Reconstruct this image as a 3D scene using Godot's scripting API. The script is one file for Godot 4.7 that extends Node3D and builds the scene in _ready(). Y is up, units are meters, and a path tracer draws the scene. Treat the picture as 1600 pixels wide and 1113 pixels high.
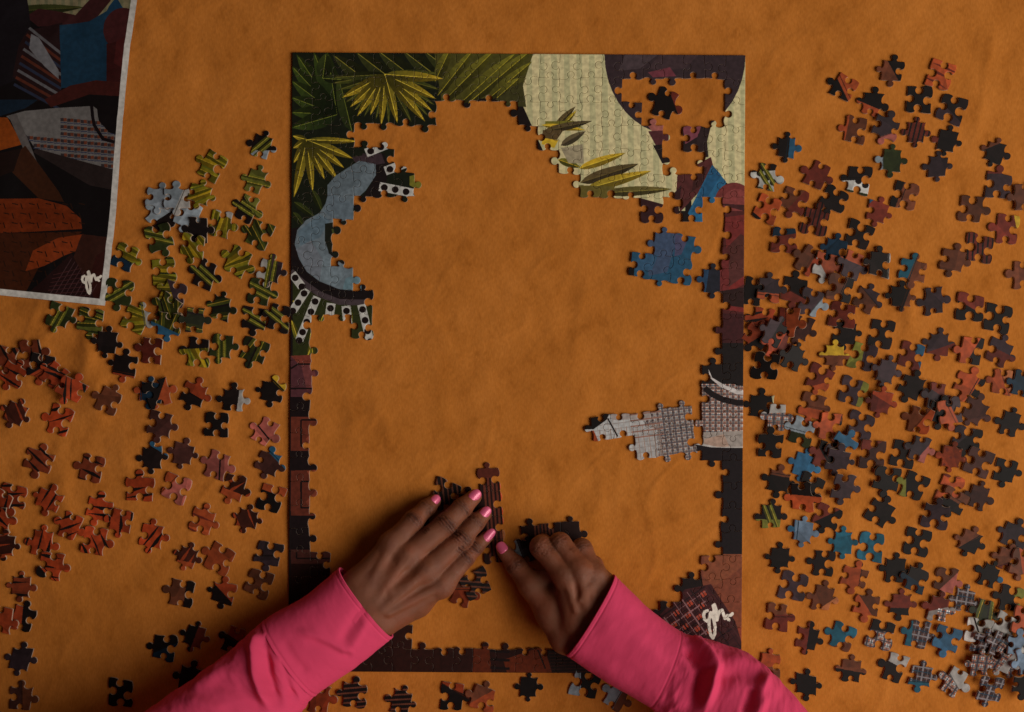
extends Node3D
# A jigsaw on an orange velvet cloth, seen from above, with two hands at work. Units are metres, y is up.

const S := 0.000648          # metres per photograph pixel on the cloth
const CAM_H := 1.35          # camera height above the cloth
const THICK := 0.0021        # thickness of the cardboard pieces
const KP := 2.05             # seen colour to surface colour
const TILE := 96
const TILES := 17

var art_m: StandardMaterial3D
var tile_m: StandardMaterial3D
var card_m: StandardMaterial3D
var cloth_m: StandardMaterial3D
var pal := {}
var atlas: Image
var placed := []             # loose pieces so far: outline on the cloth, level
var tile_n := 0
var lumps := FastNoiseLite.new()

func _ready() -> void:
	camera_and_light()
	palette()
	materials()
	build_cloth()
	build_reference_print()
	build_puzzle()
	build_patches()
	build_loose()
	build_person()

func camera_and_light() -> void:
	var cam := Camera3D.new()
	cam.name = "camera"
	cam.fov = rad_to_deg(2.0 * atan(1113.0 * S * 0.5 / CAM_H))
	cam.near = 0.05
	cam.far = 20.0
	add_child(cam)
	cam.look_at_from_position(Vector3(0, CAM_H, 0), Vector3.ZERO, Vector3(0, 0, -1))
	cam.current = true
	var w := AreaLight3D.new()           # the window of the room, to the right of the table
	w.name = "window_light"
	w.area_size = Vector2(2.6, 2.2)
	w.light_color = Color(1.0, 0.97, 0.92)
	w.light_energy = 9.0
	w.shadow_enabled = true
	w.area_range = 10.0
	add_child(w)
	w.look_at_from_position(Vector3(2.3, 2.1, 0.55), Vector3(0, 0, 0), Vector3.UP)
	var we := WorldEnvironment.new()
	we.name = "environment"
	var e := Environment.new()
	e.background_mode = Environment.BG_COLOR
	e.background_color = Color(0.55, 0.42, 0.36)
	e.background_energy_multiplier = 0.15
	e.tonemap_mode = Environment.TONE_MAPPER_LINEAR
	e.tonemap_exposure = 1.0
	e.sdfgi_enabled = true
	e.ssao_enabled = true
	e.ssil_enabled = true
	we.environment = e
	add_child(we)

# ---------------------------------------------------------------- helpers

func g2w(px: float, py: float, h := 0.0) -> Vector3:   # photograph pixel seen at height h -> world
	var f := (CAM_H - h) / CAM_H
	return Vector3((px - 800.0) * S * f, h, (py - 556.5) * S * f)

func seen(r: float, g: float, b: float) -> Color:       # colour as lit in the photograph -> surface colour
	var c := Color(r / 255.0, g / 255.0, b / 255.0).srgb_to_linear()
	c = Color(minf(c.r * KP, 0.85), minf(c.g * KP, 0.85), minf(c.b * KP, 0.85))
	return c.linear_to_srgb()

func rng_of(s: int) -> RandomNumberGenerator:
	var r := RandomNumberGenerator.new()
	r.seed = s * 7919 + 13
	return r

func tag(o: Node, label: String, category: String, group := "", kind := "") -> void:
	if label: o.set_meta("label", label)
	if category: o.set_meta("category", category)
	if group: o.set_meta("group", group)
	if kind: o.set_meta("kind", kind)

func palette() -> void:
	for a in [["blk", 15, 10, 10], ["pur", 36, 26, 30], ["purb", 46, 25, 22], ["mar", 72, 27, 20], ["brn", 68, 36, 23], ["org", 112, 48, 24], ["red", 104, 40, 20], ["blu", 28, 58, 80], ["dkblu", 12, 26, 38], ["teal", 20, 56, 70], ["slate", 60, 72, 86], ["grey", 96, 104, 112], ["lgrey", 114, 112, 110], ["green", 80, 80, 32], ["dkgrn", 26, 30, 13], ["yel", 140, 112, 30], ["cream", 134, 128, 100], ["pink", 112, 58, 52], ["peach", 126, 74, 44], ["plaid", 94, 88, 86], ["plaidd", 34, 28, 32], ["leafy", 92, 88, 22], ["leafg", 50, 52, 20], ["leafd", 20, 22, 12], ["tig", 80, 33, 18], ["tigr", 106, 38, 17], ["tigd", 40, 17, 12], ["dot", 140, 140, 138]]:
		pal[a[0]] = seen(a[1], a[2], a[3])

func noise(seed_: int, freq: float, oct := 3) -> FastNoiseLite:
	var n := FastNoiseLite.new()
	n.seed = seed_
	n.frequency = freq
	n.fractal_octaves = oct
	return n

func noise_normal(seed_: int, freq: float, size: int, strength: float) -> NoiseTexture2D:
	var t := NoiseTexture2D.new()
	t.noise = noise(seed_, freq, 4)
	t.width = size
	t.height = size
	t.seamless = true
	t.as_normal_map = true
	t.bump_strength = strength
	return t

func materials() -> void:
	lumps = noise(5, 6.0, 2)
	card_m = StandardMaterial3D.new()
	card_m.albedo_color = seen(126, 110, 96)
	card_m.roughness = 0.9
	atlas = Image.create(TILE * TILES, TILE * TILES, false, Image.FORMAT_RGB8)
	atlas.fill(pal.blk)
	var grain := noise_normal(31, 0.09, 256, 1.2)
	for i in 2:
		var m := StandardMaterial3D.new()
		m.roughness = 0.5
		m.metallic_specular = 0.26
		m.texture_repeat = false
		m.texture_filter = BaseMaterial3D.TEXTURE_FILTER_LINEAR_WITH_MIPMAPS
		if i == 0: art_m = m
		else: tile_m = m

# ---- painting print: scan-line polygons, clipped to a rectangle of the image

func fill_poly(im: Image, pts: PackedVector2Array, col: Color, clip: Rect2i) -> void:
	var y0 := 1e9
	var y1 := -1e9
	for p in pts:
		y0 = minf(y0, p.y)
		y1 = maxf(y1, p.y)
	var n := pts.size()
	for y in range(maxi(clip.position.y, floori(y0)), mini(clip.end.y - 1, ceili(y1)) + 1):
		var yy := y + 0.5
		var xs := PackedFloat32Array()
		for i in n:
			var a := pts[i]
			var b := pts[(i + 1) % n]
			if (a.y <= yy) != (b.y <= yy):
				xs.append(a.x + (yy - a.y) / (b.y - a.y) * (b.x - a.x))
		xs.sort()
		for i in range(0, xs.size() - 1, 2):
			var xa := maxi(clip.position.x, roundi(xs[i]))
			var xb := mini(clip.end.x, roundi(xs[i + 1]))
			if xb > xa:
				im.fill_rect(Rect2i(xa, y, xb - xa, 1), col)

class Brush:                 # paints in photograph pixels on an image, through a transform
	var im: Image
	var t: Transform2D
	var clip: Rect2i
	var host: Node
	func poly(a: Array, c: Color) -> void:
		var p := PackedVector2Array()
		for i in range(0, a.size(), 2):
			p.append(t * Vector2(a[i], a[i + 1]))
		host.fill_poly(im, p, c, clip)
	func pts(a: PackedVector2Array, c: Color) -> void:
		host.fill_poly(im, t * a, c, clip)
	func disc(x: float, y: float, rx: float, ry: float, c: Color, turn := 0.0) -> void:
		var p := PackedVector2Array()
		for i in 40:
			p.append(Vector2(x, y) + Vector2(cos(i * TAU / 40) * rx, sin(i * TAU / 40) * ry).rotated(turn))
		pts(p, c)
	func line(a: Array, w: float, c: Color) -> void:
		for i in range(0, a.size() - 2, 2):
			var p := Vector2(a[i], a[i + 1])
			var q := Vector2(a[i + 2], a[i + 3])
			var n := (q - p).normalized().orthogonal() * w * 0.5
			pts(PackedVector2Array([p + n, q + n, q - n, p - n]), c)
			if w > 3.0 and i > 0: disc(p.x, p.y, w * 0.5, w * 0.5, c)
	func leaf(bx: float, by: float, tx: float, ty: float, w: float, c0: Color, c1: Color, vein: Color) -> void:
		var b := Vector2(bx, by)
		var e := Vector2(tx, ty)
		var n := (e - b).normalized().orthogonal()
		for k in 10:
			var u := k / 10.0
			var v := (k + 1.15) / 10.0
			var wa := w * pow(sin(PI * pow(u, 0.8)), 0.75) * 0.5
			var wb := w * pow(sin(PI * pow(minf(v, 1.0), 0.8)), 0.75) * 0.5 if v < 1.0 else 0.0
			var c := c0.lerp(c1, pow((u + v) * 0.5, 1.4))
			pts(PackedVector2Array([b.lerp(e, u) + n * wa, b.lerp(e, v) + n * wb, b.lerp(e, v), b.lerp(e, u)]), c)
			pts(PackedVector2Array([b.lerp(e, u) - n * wa, b.lerp(e, v) - n * wb, b.lerp(e, v), b.lerp(e, u)]), c.darkened(0.36))
		line([bx, by, lerpf(bx, tx, 0.96), lerpf(by, ty, 0.96)], 0.9, vein)

func brush(im: Image, t: Transform2D, clip: Rect2i) -> Brush:
	var b := Brush.new()
	b.im = im
	b.t = t
	b.clip = clip
	b.host = self
	return b

func add_grain(im: Image, amount: float, seed_: int) -> void:   # the fine uneven ink of a print
	var n := noise(seed_, 0.05, 4)
	for y in range(0, im.get_height() - 1, 2):
		for x in range(0, im.get_width() - 1, 2):
			var k := 1.0 + n.get_noise_2d(x, y) * amount
			for d in 4:
				var c := im.get_pixel(x + d % 2, y + d / 2)
				im.set_pixel(x + d % 2, y + d / 2, Color(c.r * k, c.g * k, c.b * k))

# ---------------------------------------------------------------- the cloth

func crease(x: float, y: float, ax: float, ay: float, bx: float, by: float, w: float, amp: float) -> float:
	var p := Vector2(x, y)
	var a := Vector2(ax, ay)
	var ab := Vector2(bx, by) - a
	var t := clampf((p - a).dot(ab) / ab.length_squared(), 0.0, 1.0)
	var d := p.distance_to(a + ab * t)
	return amp * exp(-d * d / (w * w)) * clampf(sin(PI * (0.1 + 0.8 * t)), 0.0, 1.0)

func cloth_h(x: float, z: float) -> float:   # height of the cloth in metres, x and z in metres
	var rn := lumps.get_noise_2d(x * 0.9 + z * 0.35 + 2.0, z * 0.55 - x * 0.2)
	var rm := lumps.get_noise_2d(z * 1.1 - 7.0, x * 0.8 + z * 0.5 + 3.0)
	var px := x / S + 800.0
	var py := z / S + 556.5
	if px < -250.0 or px > 1850.0 or py < -250.0 or py > 1400.0:
		return 0.0
	var h := lumps.get_noise_2d(x, z) * 0.0009 + lumps.get_noise_2d(x * 3.6 + 4.0, z * 2.2 - x * 0.8) * 0.0009
	h += (pow(maxf(0.0, 1.0 - absf(rn) * 11.0), 2.0) * 0.0009 + pow(maxf(0.0, 1.0 - absf(rm) * 13.0), 2.0) * 0.0007) * clampf(0.45 + lumps.get_noise_2d(x * 0.7 - 3.0, z * 0.7) * 1.6, 0.1, 1.0)
	var wob := lumps.get_noise_2d(x * 3.0 + 9.0, z * 3.0) * 14.0
	px += wob
	if px < 480.0:
		h += crease(px, py, 128, 500, 152, 660, 17, 0.0048) + crease(px, py, 345, 560, 350, 700, 13, 0.0024) + crease(px, py, 92, 700, 100, 860, 14, 0.0024)
		h += crease(px, py, 20, 490, 120, 480, 15, 0.0026) + crease(px, py, 215, 640, 330, 660, 14, 0.0018) + crease(px, py, 60, 520, 52, 600, 12, 0.0016) + crease(px, py, 190, 690, 210, 800, 12, 0.0012)
		h += crease(px, py, 260, 20, 280, 300, 24, 0.0006) + crease(px, py, 395, 90, 330, 190, 14, 0.0006)
	elif px < 1180.0:
		h += crease(px, py, 912, 200, 905, 660, 12, 0.0009) + crease(px, py, 545, 570, 560, 760, 12, 0.0007) + crease(px, py, 690, 640, 580, 690, 12, 0.0006)
		h += crease(px, py, 1010, 470, 1110, 540, 12, 0.0006) + crease(px, py, 990, 780, 1060, 870, 13, 0.0008) + crease(px, py, 650, 470, 720, 560, 10, 0.0006) + crease(px, py, 1020, 740, 1025, 800, 7, 0.0006)
	if px > 1120.0:
		h += crease(px, py, 1420, 440, 1424, 520, 10, 0.0018) + crease(px, py, 1330, 790, 1322, 860, 11, 0.0012) + crease(px, py, 1220, 1010, 1260, 1110, 18, 0.0018)
		h += crease(px, py, 1520, 1040, 1512, 1113, 9, 0.002) + crease(px, py, 1180, 940, 1240, 1010, 14, 0.0014) + crease(px, py, 1545, 760, 1560, 850, 12, 0.0012) + crease(px, py, 1480, 40, 1540, 260, 22, 0.0008)
	return h

func build_cloth() -> void:
	# velvet: brushed nap that lies in patches and streaks
	var size := 1536
	var im := Image.create(size, size, false, Image.FORMAT_RGB8)
	var big := noise(11, 0.006, 3)
	var mid := noise(12, 0.022, 4)
	var fine := noise(14, 0.22, 2)
	var streak := noise(15, 0.012, 2)
	var base := seen(138, 83, 32)
	var dark := seen(112, 63, 19)
	var lite := seen(166, 106, 50)
	for y in range(0, size):
		for x in range(0, size):
			var m := mid.get_noise_2d(x * 1.1, y * 0.8 + x * 0.16)
			var v := big.get_noise_2d(x, y) * 0.36 + m * 0.34 + fine.get_noise_2d(x * 2.0 + y * 0.1, y * 0.5) * 0.42
			var sp := maxf(0.0, m - 0.3) * 0.7 + maxf(0.0, 0.035 - absf(streak.get_noise_2d(x + y * 0.35, y * 0.5 - x * 0.2))) * 5.0 * maxf(0.0, m)
			var c := base.lerp(dark, clampf(v * 0.75 + sp, 0.0, 1.0)) if v + sp > 0.0 else base.lerp(lite, clampf(-v * 0.7, 0.0, 1.0))
			im.set_pixel(x, y, c)
	im.generate_mipmaps()
	cloth_m = StandardMaterial3D.new()
	cloth_m.albedo_texture = ImageTexture.create_from_image(im)
	cloth_m.roughness = 1.0
	cloth_m.metallic_specular = 0.1
	cloth_m.rim_enabled = true
	cloth_m.rim = 0.12
	cloth_m.normal_enabled = true
	cloth_m.normal_texture = noise_normal(21, 0.3, 512, 2.0)
	cloth_m.normal_scale = 0.1
	var xs := PackedFloat32Array()
	var zs := PackedFloat32Array()
	for a in [-1.3, -1.1, -0.95, -0.82, -0.72, -0.65]: xs.append(a)
	for i in range(0, 345): xs.append(-0.6 + i * 1.2 / 344.0)
	for a in [0.65, 0.72, 0.82, 0.95, 1.1, 1.3]: xs.append(a)
	for a in [-1.0, -0.8, -0.65, -0.55, -0.48]: zs.append(a)
	for i in range(0, 260): zs.append(-0.45 + i * 0.9 / 259.0)
	for a in [0.47, 0.5, 0.51]: zs.append(a)
	var st := SurfaceTool.new()
	st.begin(Mesh.PRIMITIVE_TRIANGLES)
	for z in zs:
		for x in xs:
			st.set_uv(Vector2(pingpong(x / 1.12 + 0.5, 1.0), pingpong(z / 1.12 + 0.5, 1.0)))
			st.add_vertex(Vector3(x, cloth_h(x, z), z))
	var w := xs.size()
	for j in zs.size() - 1:
		for i in w - 1:
			var a := j * w + i
			for k in [a, a + 1, a + w, a + 1, a + w + 1, a + w]: st.add_index(k)
	st.generate_normals()
	st.generate_tangents()
	var o := MeshInstance3D.new()
	o.name = "tablecloth"
	o.mesh = st.commit()
	o.material_override = cloth_m
	add_child(o)
	tag(o, "orange velvet cloth with soft wrinkles spread under the whole jigsaw", "tablecloth")
	var t := BoxMesh.new()
	t.size = Vector3(2.56, 0.03, 1.46)
	var wood := StandardMaterial3D.new()
	wood.albedo_color = Color(0.32, 0.2, 0.12)
	wood.roughness = 0.6
	var tb := MeshInstance3D.new()
	tb.name = "table_top"
	tb.mesh = t
	tb.material_override = wood
	tb.position = Vector3(0, -0.019, -0.23)
	add_child(tb)
	tag(tb, "brown table top hidden beneath the orange velvet cloth", "table")

func support(p: PackedVector2Array) -> float:  # highest cloth under an outline given in metres
	var h := -1.0
	for i in range(0, p.size(), 6):
		h = maxf(h, cloth_h(p[i].x, p[i].y))
	return h

# ---------------------------------------------------------------- jigsaw pieces

func edge(a: Vector2, b: Vector2, sgn: float, rng: RandomNumberGenerator) -> PackedVector2Array:
	# one cut from a towards b (b left out): sgn 0 straight, +1 / -1 a knob to the left / right of the way
	var out := PackedVector2Array([a])
	if sgn == 0.0:
		return out
	var d := b - a
	var l := d.length()
	var u := d / l
	var n := Vector2(u.y, -u.x) * sgn
	var c := l * (0.5 + rng.randf_range(-0.05, 0.05))
	var k := l / 34.0 * rng.randf_range(0.94, 1.1)
	var wave := rng.randf_range(-2.8, 0.7)
	var wave2 := rng.randf_range(-2.8, 0.7)
	var r := 5.0 * k
	var hgt := 5.4 * k
	var neck := 2.9 * k
	var tilt := rng.randf_range(-0.12, 0.12)
	for i in [1, 2, 3, 4]:
		var s: float = i / 4.6
		out.append(a + u * (c - neck) * s + n * (wave * sin(PI * s)))
	for i in 13:
		var ang := deg_to_rad(-90.0 - 36.0 - i * 288.0 / 12.0) + tilt
		out.append(a + u * (c + cos(ang) * r * 1.05) + n * (hgt + sin(ang) * r))
	for i in [4, 3, 2, 1]:
		var s: float = i / 4.6
		out.append(b - u * (l - c - neck) * s + n * (wave2 * sin(PI * s)))
	return out

func offset_in(p: PackedVector2Array, d: float) -> PackedVector2Array:   # p runs clockwise on the photograph (y down)
	var out := PackedVector2Array()
	var n := p.size()
	for i in n:
		var e1 := (p[i] - p[(i + n - 1) % n]).normalized()
		var e2 := (p[(i + 1) % n] - p[i]).normalized()
		var m := Vector2(-(e1.y + e2.y), e1.x + e2.x)
		m = m.normalized() if m.length() > 0.01 else Vector2(-e1.y, e1.x)
		out.append(p[i] + m * d / maxf(0.55, m.dot(Vector2(-e1.y, e1.x))))
	return out

func piece_mesh(p0: PackedVector2Array, uv: Transform2D, bottom: bool) -> ArrayMesh:
	# outline in photograph pixels round the piece's own centre -> cardboard piece with a pressed edge
	var p := offset_in(p0, 0.16)
	var q := offset_in(p, 0.75)
	var foot := offset_in(p, -0.28 if bottom else -0.14)   # the cut edge flares a little
	var n := p.size()
	var y1 := THICK - 0.00042
	var tris := Geometry2D.triangulate_polygon(q)
	if tris.is_empty():
		q = offset_in(p, 0.3)
		tris = Geometry2D.triangulate_polygon(q)
	var v := PackedVector3Array()
	var nn := PackedVector3Array()
	var tt := PackedVector2Array()
	var ix := PackedInt32Array()
	for i in n:
		v.append(Vector3(q[i].x * S, THICK, q[i].y * S))
		nn.append(Vector3.UP)
		tt.append(uv * q[i])
	for i in range(0, tris.size(), 3):
		add_tri(ix, v, tris[i], tris[i + 1], tris[i + 2], Vector3.UP)
	for i in n:
		var d := (p[(i + 1) % n] - p[(i + n - 1) % n]).normalized()
		var out := Vector3(d.y, 0, -d.x)
		for s in 2:
			v.append(Vector3(q[i].x * S, THICK, q[i].y * S) if s == 0 else Vector3(p[i].x * S, y1, p[i].y * S))
			nn.append((out * (0.35 if s == 0 else 1.0) + Vector3.UP * 0.9).normalized())
			tt.append(uv * (q[i] if s == 0 else p[i]))
	for i in n:
		var a := n + i * 2
		var b := n + ((i + 1) % n) * 2
		add_tri(ix, v, a, b, b + 1, nn[a + 1])
		add_tri(ix, v, a, b + 1, a + 1, nn[a + 1])
	var m := ArrayMesh.new()
	var arr := []
	arr.resize(Mesh.ARRAY_MAX)
	arr[Mesh.ARRAY_VERTEX] = v
	arr[Mesh.ARRAY_NORMAL] = nn
	arr[Mesh.ARRAY_TEX_UV] = tt
	arr[Mesh.ARRAY_INDEX] = ix
	m.add_surface_from_arrays(Mesh.PRIMITIVE_TRIANGLES, arr)
	v = PackedVector3Array()
	nn = PackedVector3Array()
	ix = PackedInt32Array()
	for i in n:
		var d := (p[(i + 1) % n] - p[(i + n - 1) % n]).normalized()
		for y in [y1, 0.0]:
			var c := p[i] if y > 0.0 else foot[i]
			v.append(Vector3(c.x * S, y, c.y * S))
			nn.append(Vector3(d.y, 0.15, -d.x).normalized())
	for i in n:
		var a := i * 2
		var b := ((i + 1) % n) * 2
		add_tri(ix, v, a, b, b + 1, nn[a])
		add_tri(ix, v, a, b + 1, a + 1, nn[a])
	if bottom:
		for i in n:
			v.append(Vector3(p[i].x * S, 0, p[i].y * S))
			nn.append(Vector3.DOWN)
		var tb := Geometry2D.triangulate_polygon(p)
		for i in range(0, tb.size(), 3):
			add_tri(ix, v, n * 2 + tb[i], n * 2 + tb[i + 1], n * 2 + tb[i + 2], Vector3.DOWN)
	arr = []
	arr.resize(Mesh.ARRAY_MAX)
	arr[Mesh.ARRAY_VERTEX] = v
	arr[Mesh.ARRAY_NORMAL] = nn
	arr[Mesh.ARRAY_INDEX] = ix
	m.add_surface_from_arrays(Mesh.PRIMITIVE_TRIANGLES, arr)
	m.surface_set_material(1, card_m)
	return m

func add_tri(ix: PackedInt32Array, v: PackedVector3Array, a: int, b: int, c: int, n: Vector3) -> void:
	if (v[b] - v[a]).cross(v[c] - v[a]).dot(n) > 0.0:
		ix.append_array([a, c, b])
	else:
		ix.append_array([a, b, c])

func cell_outline(i: int, j: int, nx: int, ny: int, cw: float, ch: float, salt: int, framed: bool) -> PackedVector2Array:
	# outline of cell i, j of a cut sheet, in pixels of that sheet; both neighbours get the same cut
	var c := []
	for k in [[i, j], [i + 1, j], [i + 1, j + 1], [i, j + 1]]:
		var r := rng_of(salt + k[0] * 131 + k[1] * 17)
		var dx := 0.0 if framed and (k[0] == 0 or k[0] == nx) else r.randf_range(-1.9, 1.9)
		var dy := 0.0 if framed and (k[1] == 0 or k[1] == ny) else r.randf_range(-1.9, 1.9)
		if (k[0] + k[1]) % 2: dx *= -1.0
		c.append(Vector2(k[0] * cw + dx, k[1] * ch + dy))
	var out := PackedVector2Array()
	out.append_array(cut(c[0], c[1], salt + 1000 + i * 37 + j * 911, framed and j == 0, false))
	out.append_array(cut(c[1], c[2], salt + 5000 + (i + 1) * 41 + j * 877, framed and i == nx - 1, false))
	out.append_array(cut(c[2], c[3], salt + 1000 + i * 37 + (j + 1) * 911, framed and j == ny - 1, true))
	out.append_array(cut(c[3], c[0], salt + 5000 + i * 41 + j * 877, framed and i == 0, true))
	return out

func cut(a: Vector2, b: Vector2, id: int, straight: bool, back: bool) -> PackedVector2Array:
	var r := rng_of(id)
	var sgn := 1.0 if r.randf() < 0.5 else -1.0
	if straight: return edge(a, b, 0.0, r)
	if not back: return edge(a, b, sgn, r)
	var e := edge(b, a, sgn, r)      # the same cut walked the other way
	e.append(a)
	e.reverse()
	e.remove_at(e.size() - 1)
	return e

func sheet_piece(root: Node3D, outline: PackedVector2Array, uv_size: Vector2, uv_at: Vector2, mat: Material) -> void:
	var mid := Vector2.ZERO
	for p in outline: mid += p
	mid /= outline.size()
	var loc := PackedVector2Array()
	for p in outline: loc.append(p - mid)
	var t := Transform2D(Vector2(1.0 / uv_size.x, 0), Vector2(0, 1.0 / uv_size.y), (mid + uv_at) / uv_size)
	var o := MeshInstance3D.new()
	o.name = "puzzle_piece"
	o.mesh = piece_mesh(loc, t, false)
	o.mesh.surface_set_material(0, mat)
	o.position = Vector3(mid.x * S, 0, mid.y * S)
	root.add_child(o, true)

func sheet_root(called: String, px: float, py: float, deg: float, lift: float) -> Node3D:
	var o := Node3D.new()
	o.name = called
	add_child(o, true)
	o.position = g2w(px, py)
	o.position.y = lift
	o.rotation.y = -deg_to_rad(deg)
	return o

func art_material(im: Image) -> StandardMaterial3D:
	add_grain(im, 0.16, 77)
	im.generate_mipmaps()
	var m: StandardMaterial3D = art_m.duplicate()
	m.albedo_texture = ImageTexture.create_from_image(im)
	return m

func build_puzzle() -> void:
	var nx := 22
	var ny := 26
	var cw := 32.15
	var ch := 37.15
	var rows := ["######################", "################.....#", "#######....######....#", "###.........######.###", "#####........#####..##", "######........########", "###..............#.#.#", "##...................#", "##...................#", "###.................##", "####.................#", "#..#.................#", "#....................#", "#...................##", "#...................##", "#...................##", "#...................##", "#....................#", "#....................#", "#....................#", "#....................#", "##..................##", "###................###", "####..............####", "######...........#####", "######################"]
	var sz := Vector2(nx * cw, ny * ch)
	var im := Image.create(int(sz.x * 2.0), int(sz.y * 2.0), false, Image.FORMAT_RGB8)
	var t := Transform2D(deg_to_rad(0.38), Vector2(457, 82.5))
	paint_art(brush(im, Transform2D(0, Vector2(2, 2), 0, Vector2.ZERO) * t.affine_inverse(), Rect2i(0, 0, im.get_width(), im.get_height())))
	var m := art_material(im)
	var root := sheet_root("jigsaw_puzzle", 457, 82.5, 0.38, 0.0009)
	tag(root, "large unfinished jigsaw with its border of palm leaves, stripes and bricks joined", "jigsaw puzzle")
	for j in ny:
		for i in nx:
			if rows[j][i] == "#":
				sheet_piece(root, cell_outline(i, j, nx, ny, cw, ch, 100, true), sz, Vector2.ZERO, m)

func patch(called: String, label: String, px: float, py: float, deg: float, cells: Array, salt: int, painter: Callable, lift := 0.0009) -> void:
	# a few joined pieces; px, py is where the sheet's corner lies, cells are column, row
	var nx := 1
	var ny := 1
	for c in cells:
		nx = maxi(nx, c[0] + 1)
		ny = maxi(ny, c[1] + 1)
	var cw := 31.5
	var ch := 37.0
	var sz := Vector2(nx * cw + 40.0, ny * ch + 40.0)
	var im := Image.create(int(sz.x * 2.0), int(sz.y * 2.0), false, Image.FORMAT_RGB8)
	painter.call(brush(im, Transform2D(0, Vector2(2, 2), 0, Vector2(40, 40)), Rect2i(0, 0, im.get_width(), im.get_height())))
	var m := art_material(im)
	var root := sheet_root(called, px, py, deg, lift)
	tag(root, label, "jigsaw patch")
	for c in cells:
		sheet_piece(root, cell_outline(c[0], c[1], nx, ny, cw, ch, salt, false), sz, Vector2(20, 20), m)

func plaid(b: Brush, x0: float, y0: float, x1: float, y1: float, ground: Color, a: Color, c: Color, white: Color, step := 13.0) -> void:
	b.poly([x0, y0, x1, y0, x1, y1, x0, y1], ground)
	var n := int((x1 - x0) / step) + 1
	var k := int((y1 - y0) / step) + 1
	for j in k:
		var y := y0 + j * step
		b.poly([x0, y, x1, y, x1, y + step * 0.42, x0, y + step * 0.42], a)
	for i in n:
		var x := x0 + i * step
		for j in k:
			var y := y0 + j * step
			b.poly([x, y, x + step * 0.45, y, x + step * 0.45, y + step * 0.42, x, y + step * 0.42], white)
			b.poly([x, y + step * 0.5, x + step * 0.45, y + step * 0.5, x + step * 0.45, y + step, x, y + step], a.lightened(0.12))
		b.poly([x + step * 0.62, y0, x + step * 0.8, y0, x + step * 0.8, y1, x + step * 0.62, y1], c)
		b.poly([x + step * 0.2, y0, x + step * 0.26, y0, x + step * 0.26, y1, x + step * 0.2, y1], c)
	for j in k:
		var y := y0 + j * step + step * 0.22
		b.poly([x0, y, x1, y, x1, y + step * 0.08, x0, y + step * 0.08], pal.blu.darkened(0.3))
		y += step * 0.5
		b.poly([x0, y, x1, y, x1, y + step * 0.12, x0, y + step * 0.12], c)

func build_patches() -> void:
	patch("puzzle_section", "tilted patch of five joined blue jigsaw pieces inside the frame", 993, 358, 8.0, [[1, 0], [2, 0], [0, 1], [1, 1], [2, 1]], 2300, func(b: Brush) -> void:
		b.poly([-20, -20, 150, -20, 150, 100, -20, 100], pal.blu)
		b.poly([30, -20, 70, -20, 58, 60, 30, 70, 20, 20], seen(46, 58, 80))
		b.poly([10, 40, 40, 36, 34, 60, 8, 64], seen(38, 64, 88))
		b.poly([62, 0, 84, 0, 76, 30, 66, 34], seen(54, 54, 76))
		b.poly([-20, 58, 6, 58, 10, 100, -20, 100], pal.blk))
	patch("puzzle_section", "tilted patch of eight joined plaid jigsaw pieces inside the frame", 923, 653, -7.0, [[0, 0], [1, 0], [2, 0], [3, 0], [4, 0], [2, 1], [3, 1], [4, 1]], 4402, func(b: Brush) -> void:
		plaid(b, -20, -20, 200, 110, seen(100, 97, 97), seen(102, 78, 68), seen(62, 56, 62), seen(142, 140, 140), 8.4)
		b.poly([-20, -20, 62, -20, 78, 10, 92, 40, 84, 80, -20, 80], seen(138, 140, 142))
		b.poly([30, -2, 92, 2, 96, 12, 34, 8], seen(120, 112, 110))
		b.poly([62, 12, 100, 30, 96, 90, 60, 70], seen(128, 128, 130))
		for k in 12:
			b.line([0, -12 + k * 8.4, 98, -12 + k * 8.4], 1.2, seen(116, 112, 112))
			b.line([8 + k * 8.4, -20, 8 + k * 8.4, 80], 1.0, seen(124, 118, 116))
			b.line([11 + k * 8.4, 20, 11 + k * 8.4, 80], 1.6, seen(118, 104, 98))
		for k in 5: b.poly([60, 2 + k * 9, 110, 2 + k * 9, 110, 4 + k * 9, 60, 4 + k * 9], seen(108, 78, 70))
		b.poly([-20, -20, 40, -20, 24, 6, 2, 18, -20, 16], pal.blk)
		b.poly([-20, 22, 2, 20, 8, 40, -20, 60], pal.org)
		b.line([26, 4, 38, 34], 2.2, pal.blk))
	patch("puzzle_section", "patch of joined dark striped jigsaw pieces under the painted fingertips", 715, 736, -4.6, [[1, 0], [1, 1], [1, 2], [1, 3], [0, 1], [0, 2]], 6603, func(b: Brush) -> void:
		b.poly([-20, -20, 150, -20, 150, 200, -20, 200], seen(26, 12, 11))
		b.poly([-20, -20, 100, -20, 70, 16, 40, 14, -20, 22], seen(62, 26, 18))
		for k in 4: b.poly([38 + k * 6.4, 14, 41.4 + k * 6.4, 14, 42.4 + k * 6.4, 200, 39.4 + k * 6.4, 200], seen(74, 34, 25))
		b.poly([64, 20, 110, 20, 110, 104, 64, 104], seen(150, 52, 18))
		b.poly([62, 92, 110, 92, 110, 112, 62, 120], pal.peach))
	patch("puzzle_section", "short row of joined dark striped pieces under the curled right hand", 812, 822, -5.0, [[0, 0], [1, 0], [2, 0]], 8807, func(b: Brush) -> void:
		b.poly([-20, -20, 150, -20, 150, 200, -20, 200], seen(24, 13, 12))
		for k in 6: b.poly([22 + k * 5.5, -20, 25 + k * 5.5, -20, 25 + k * 5.5, 200, 22 + k * 5.5, 200], seen(70, 36, 27)))

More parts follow.
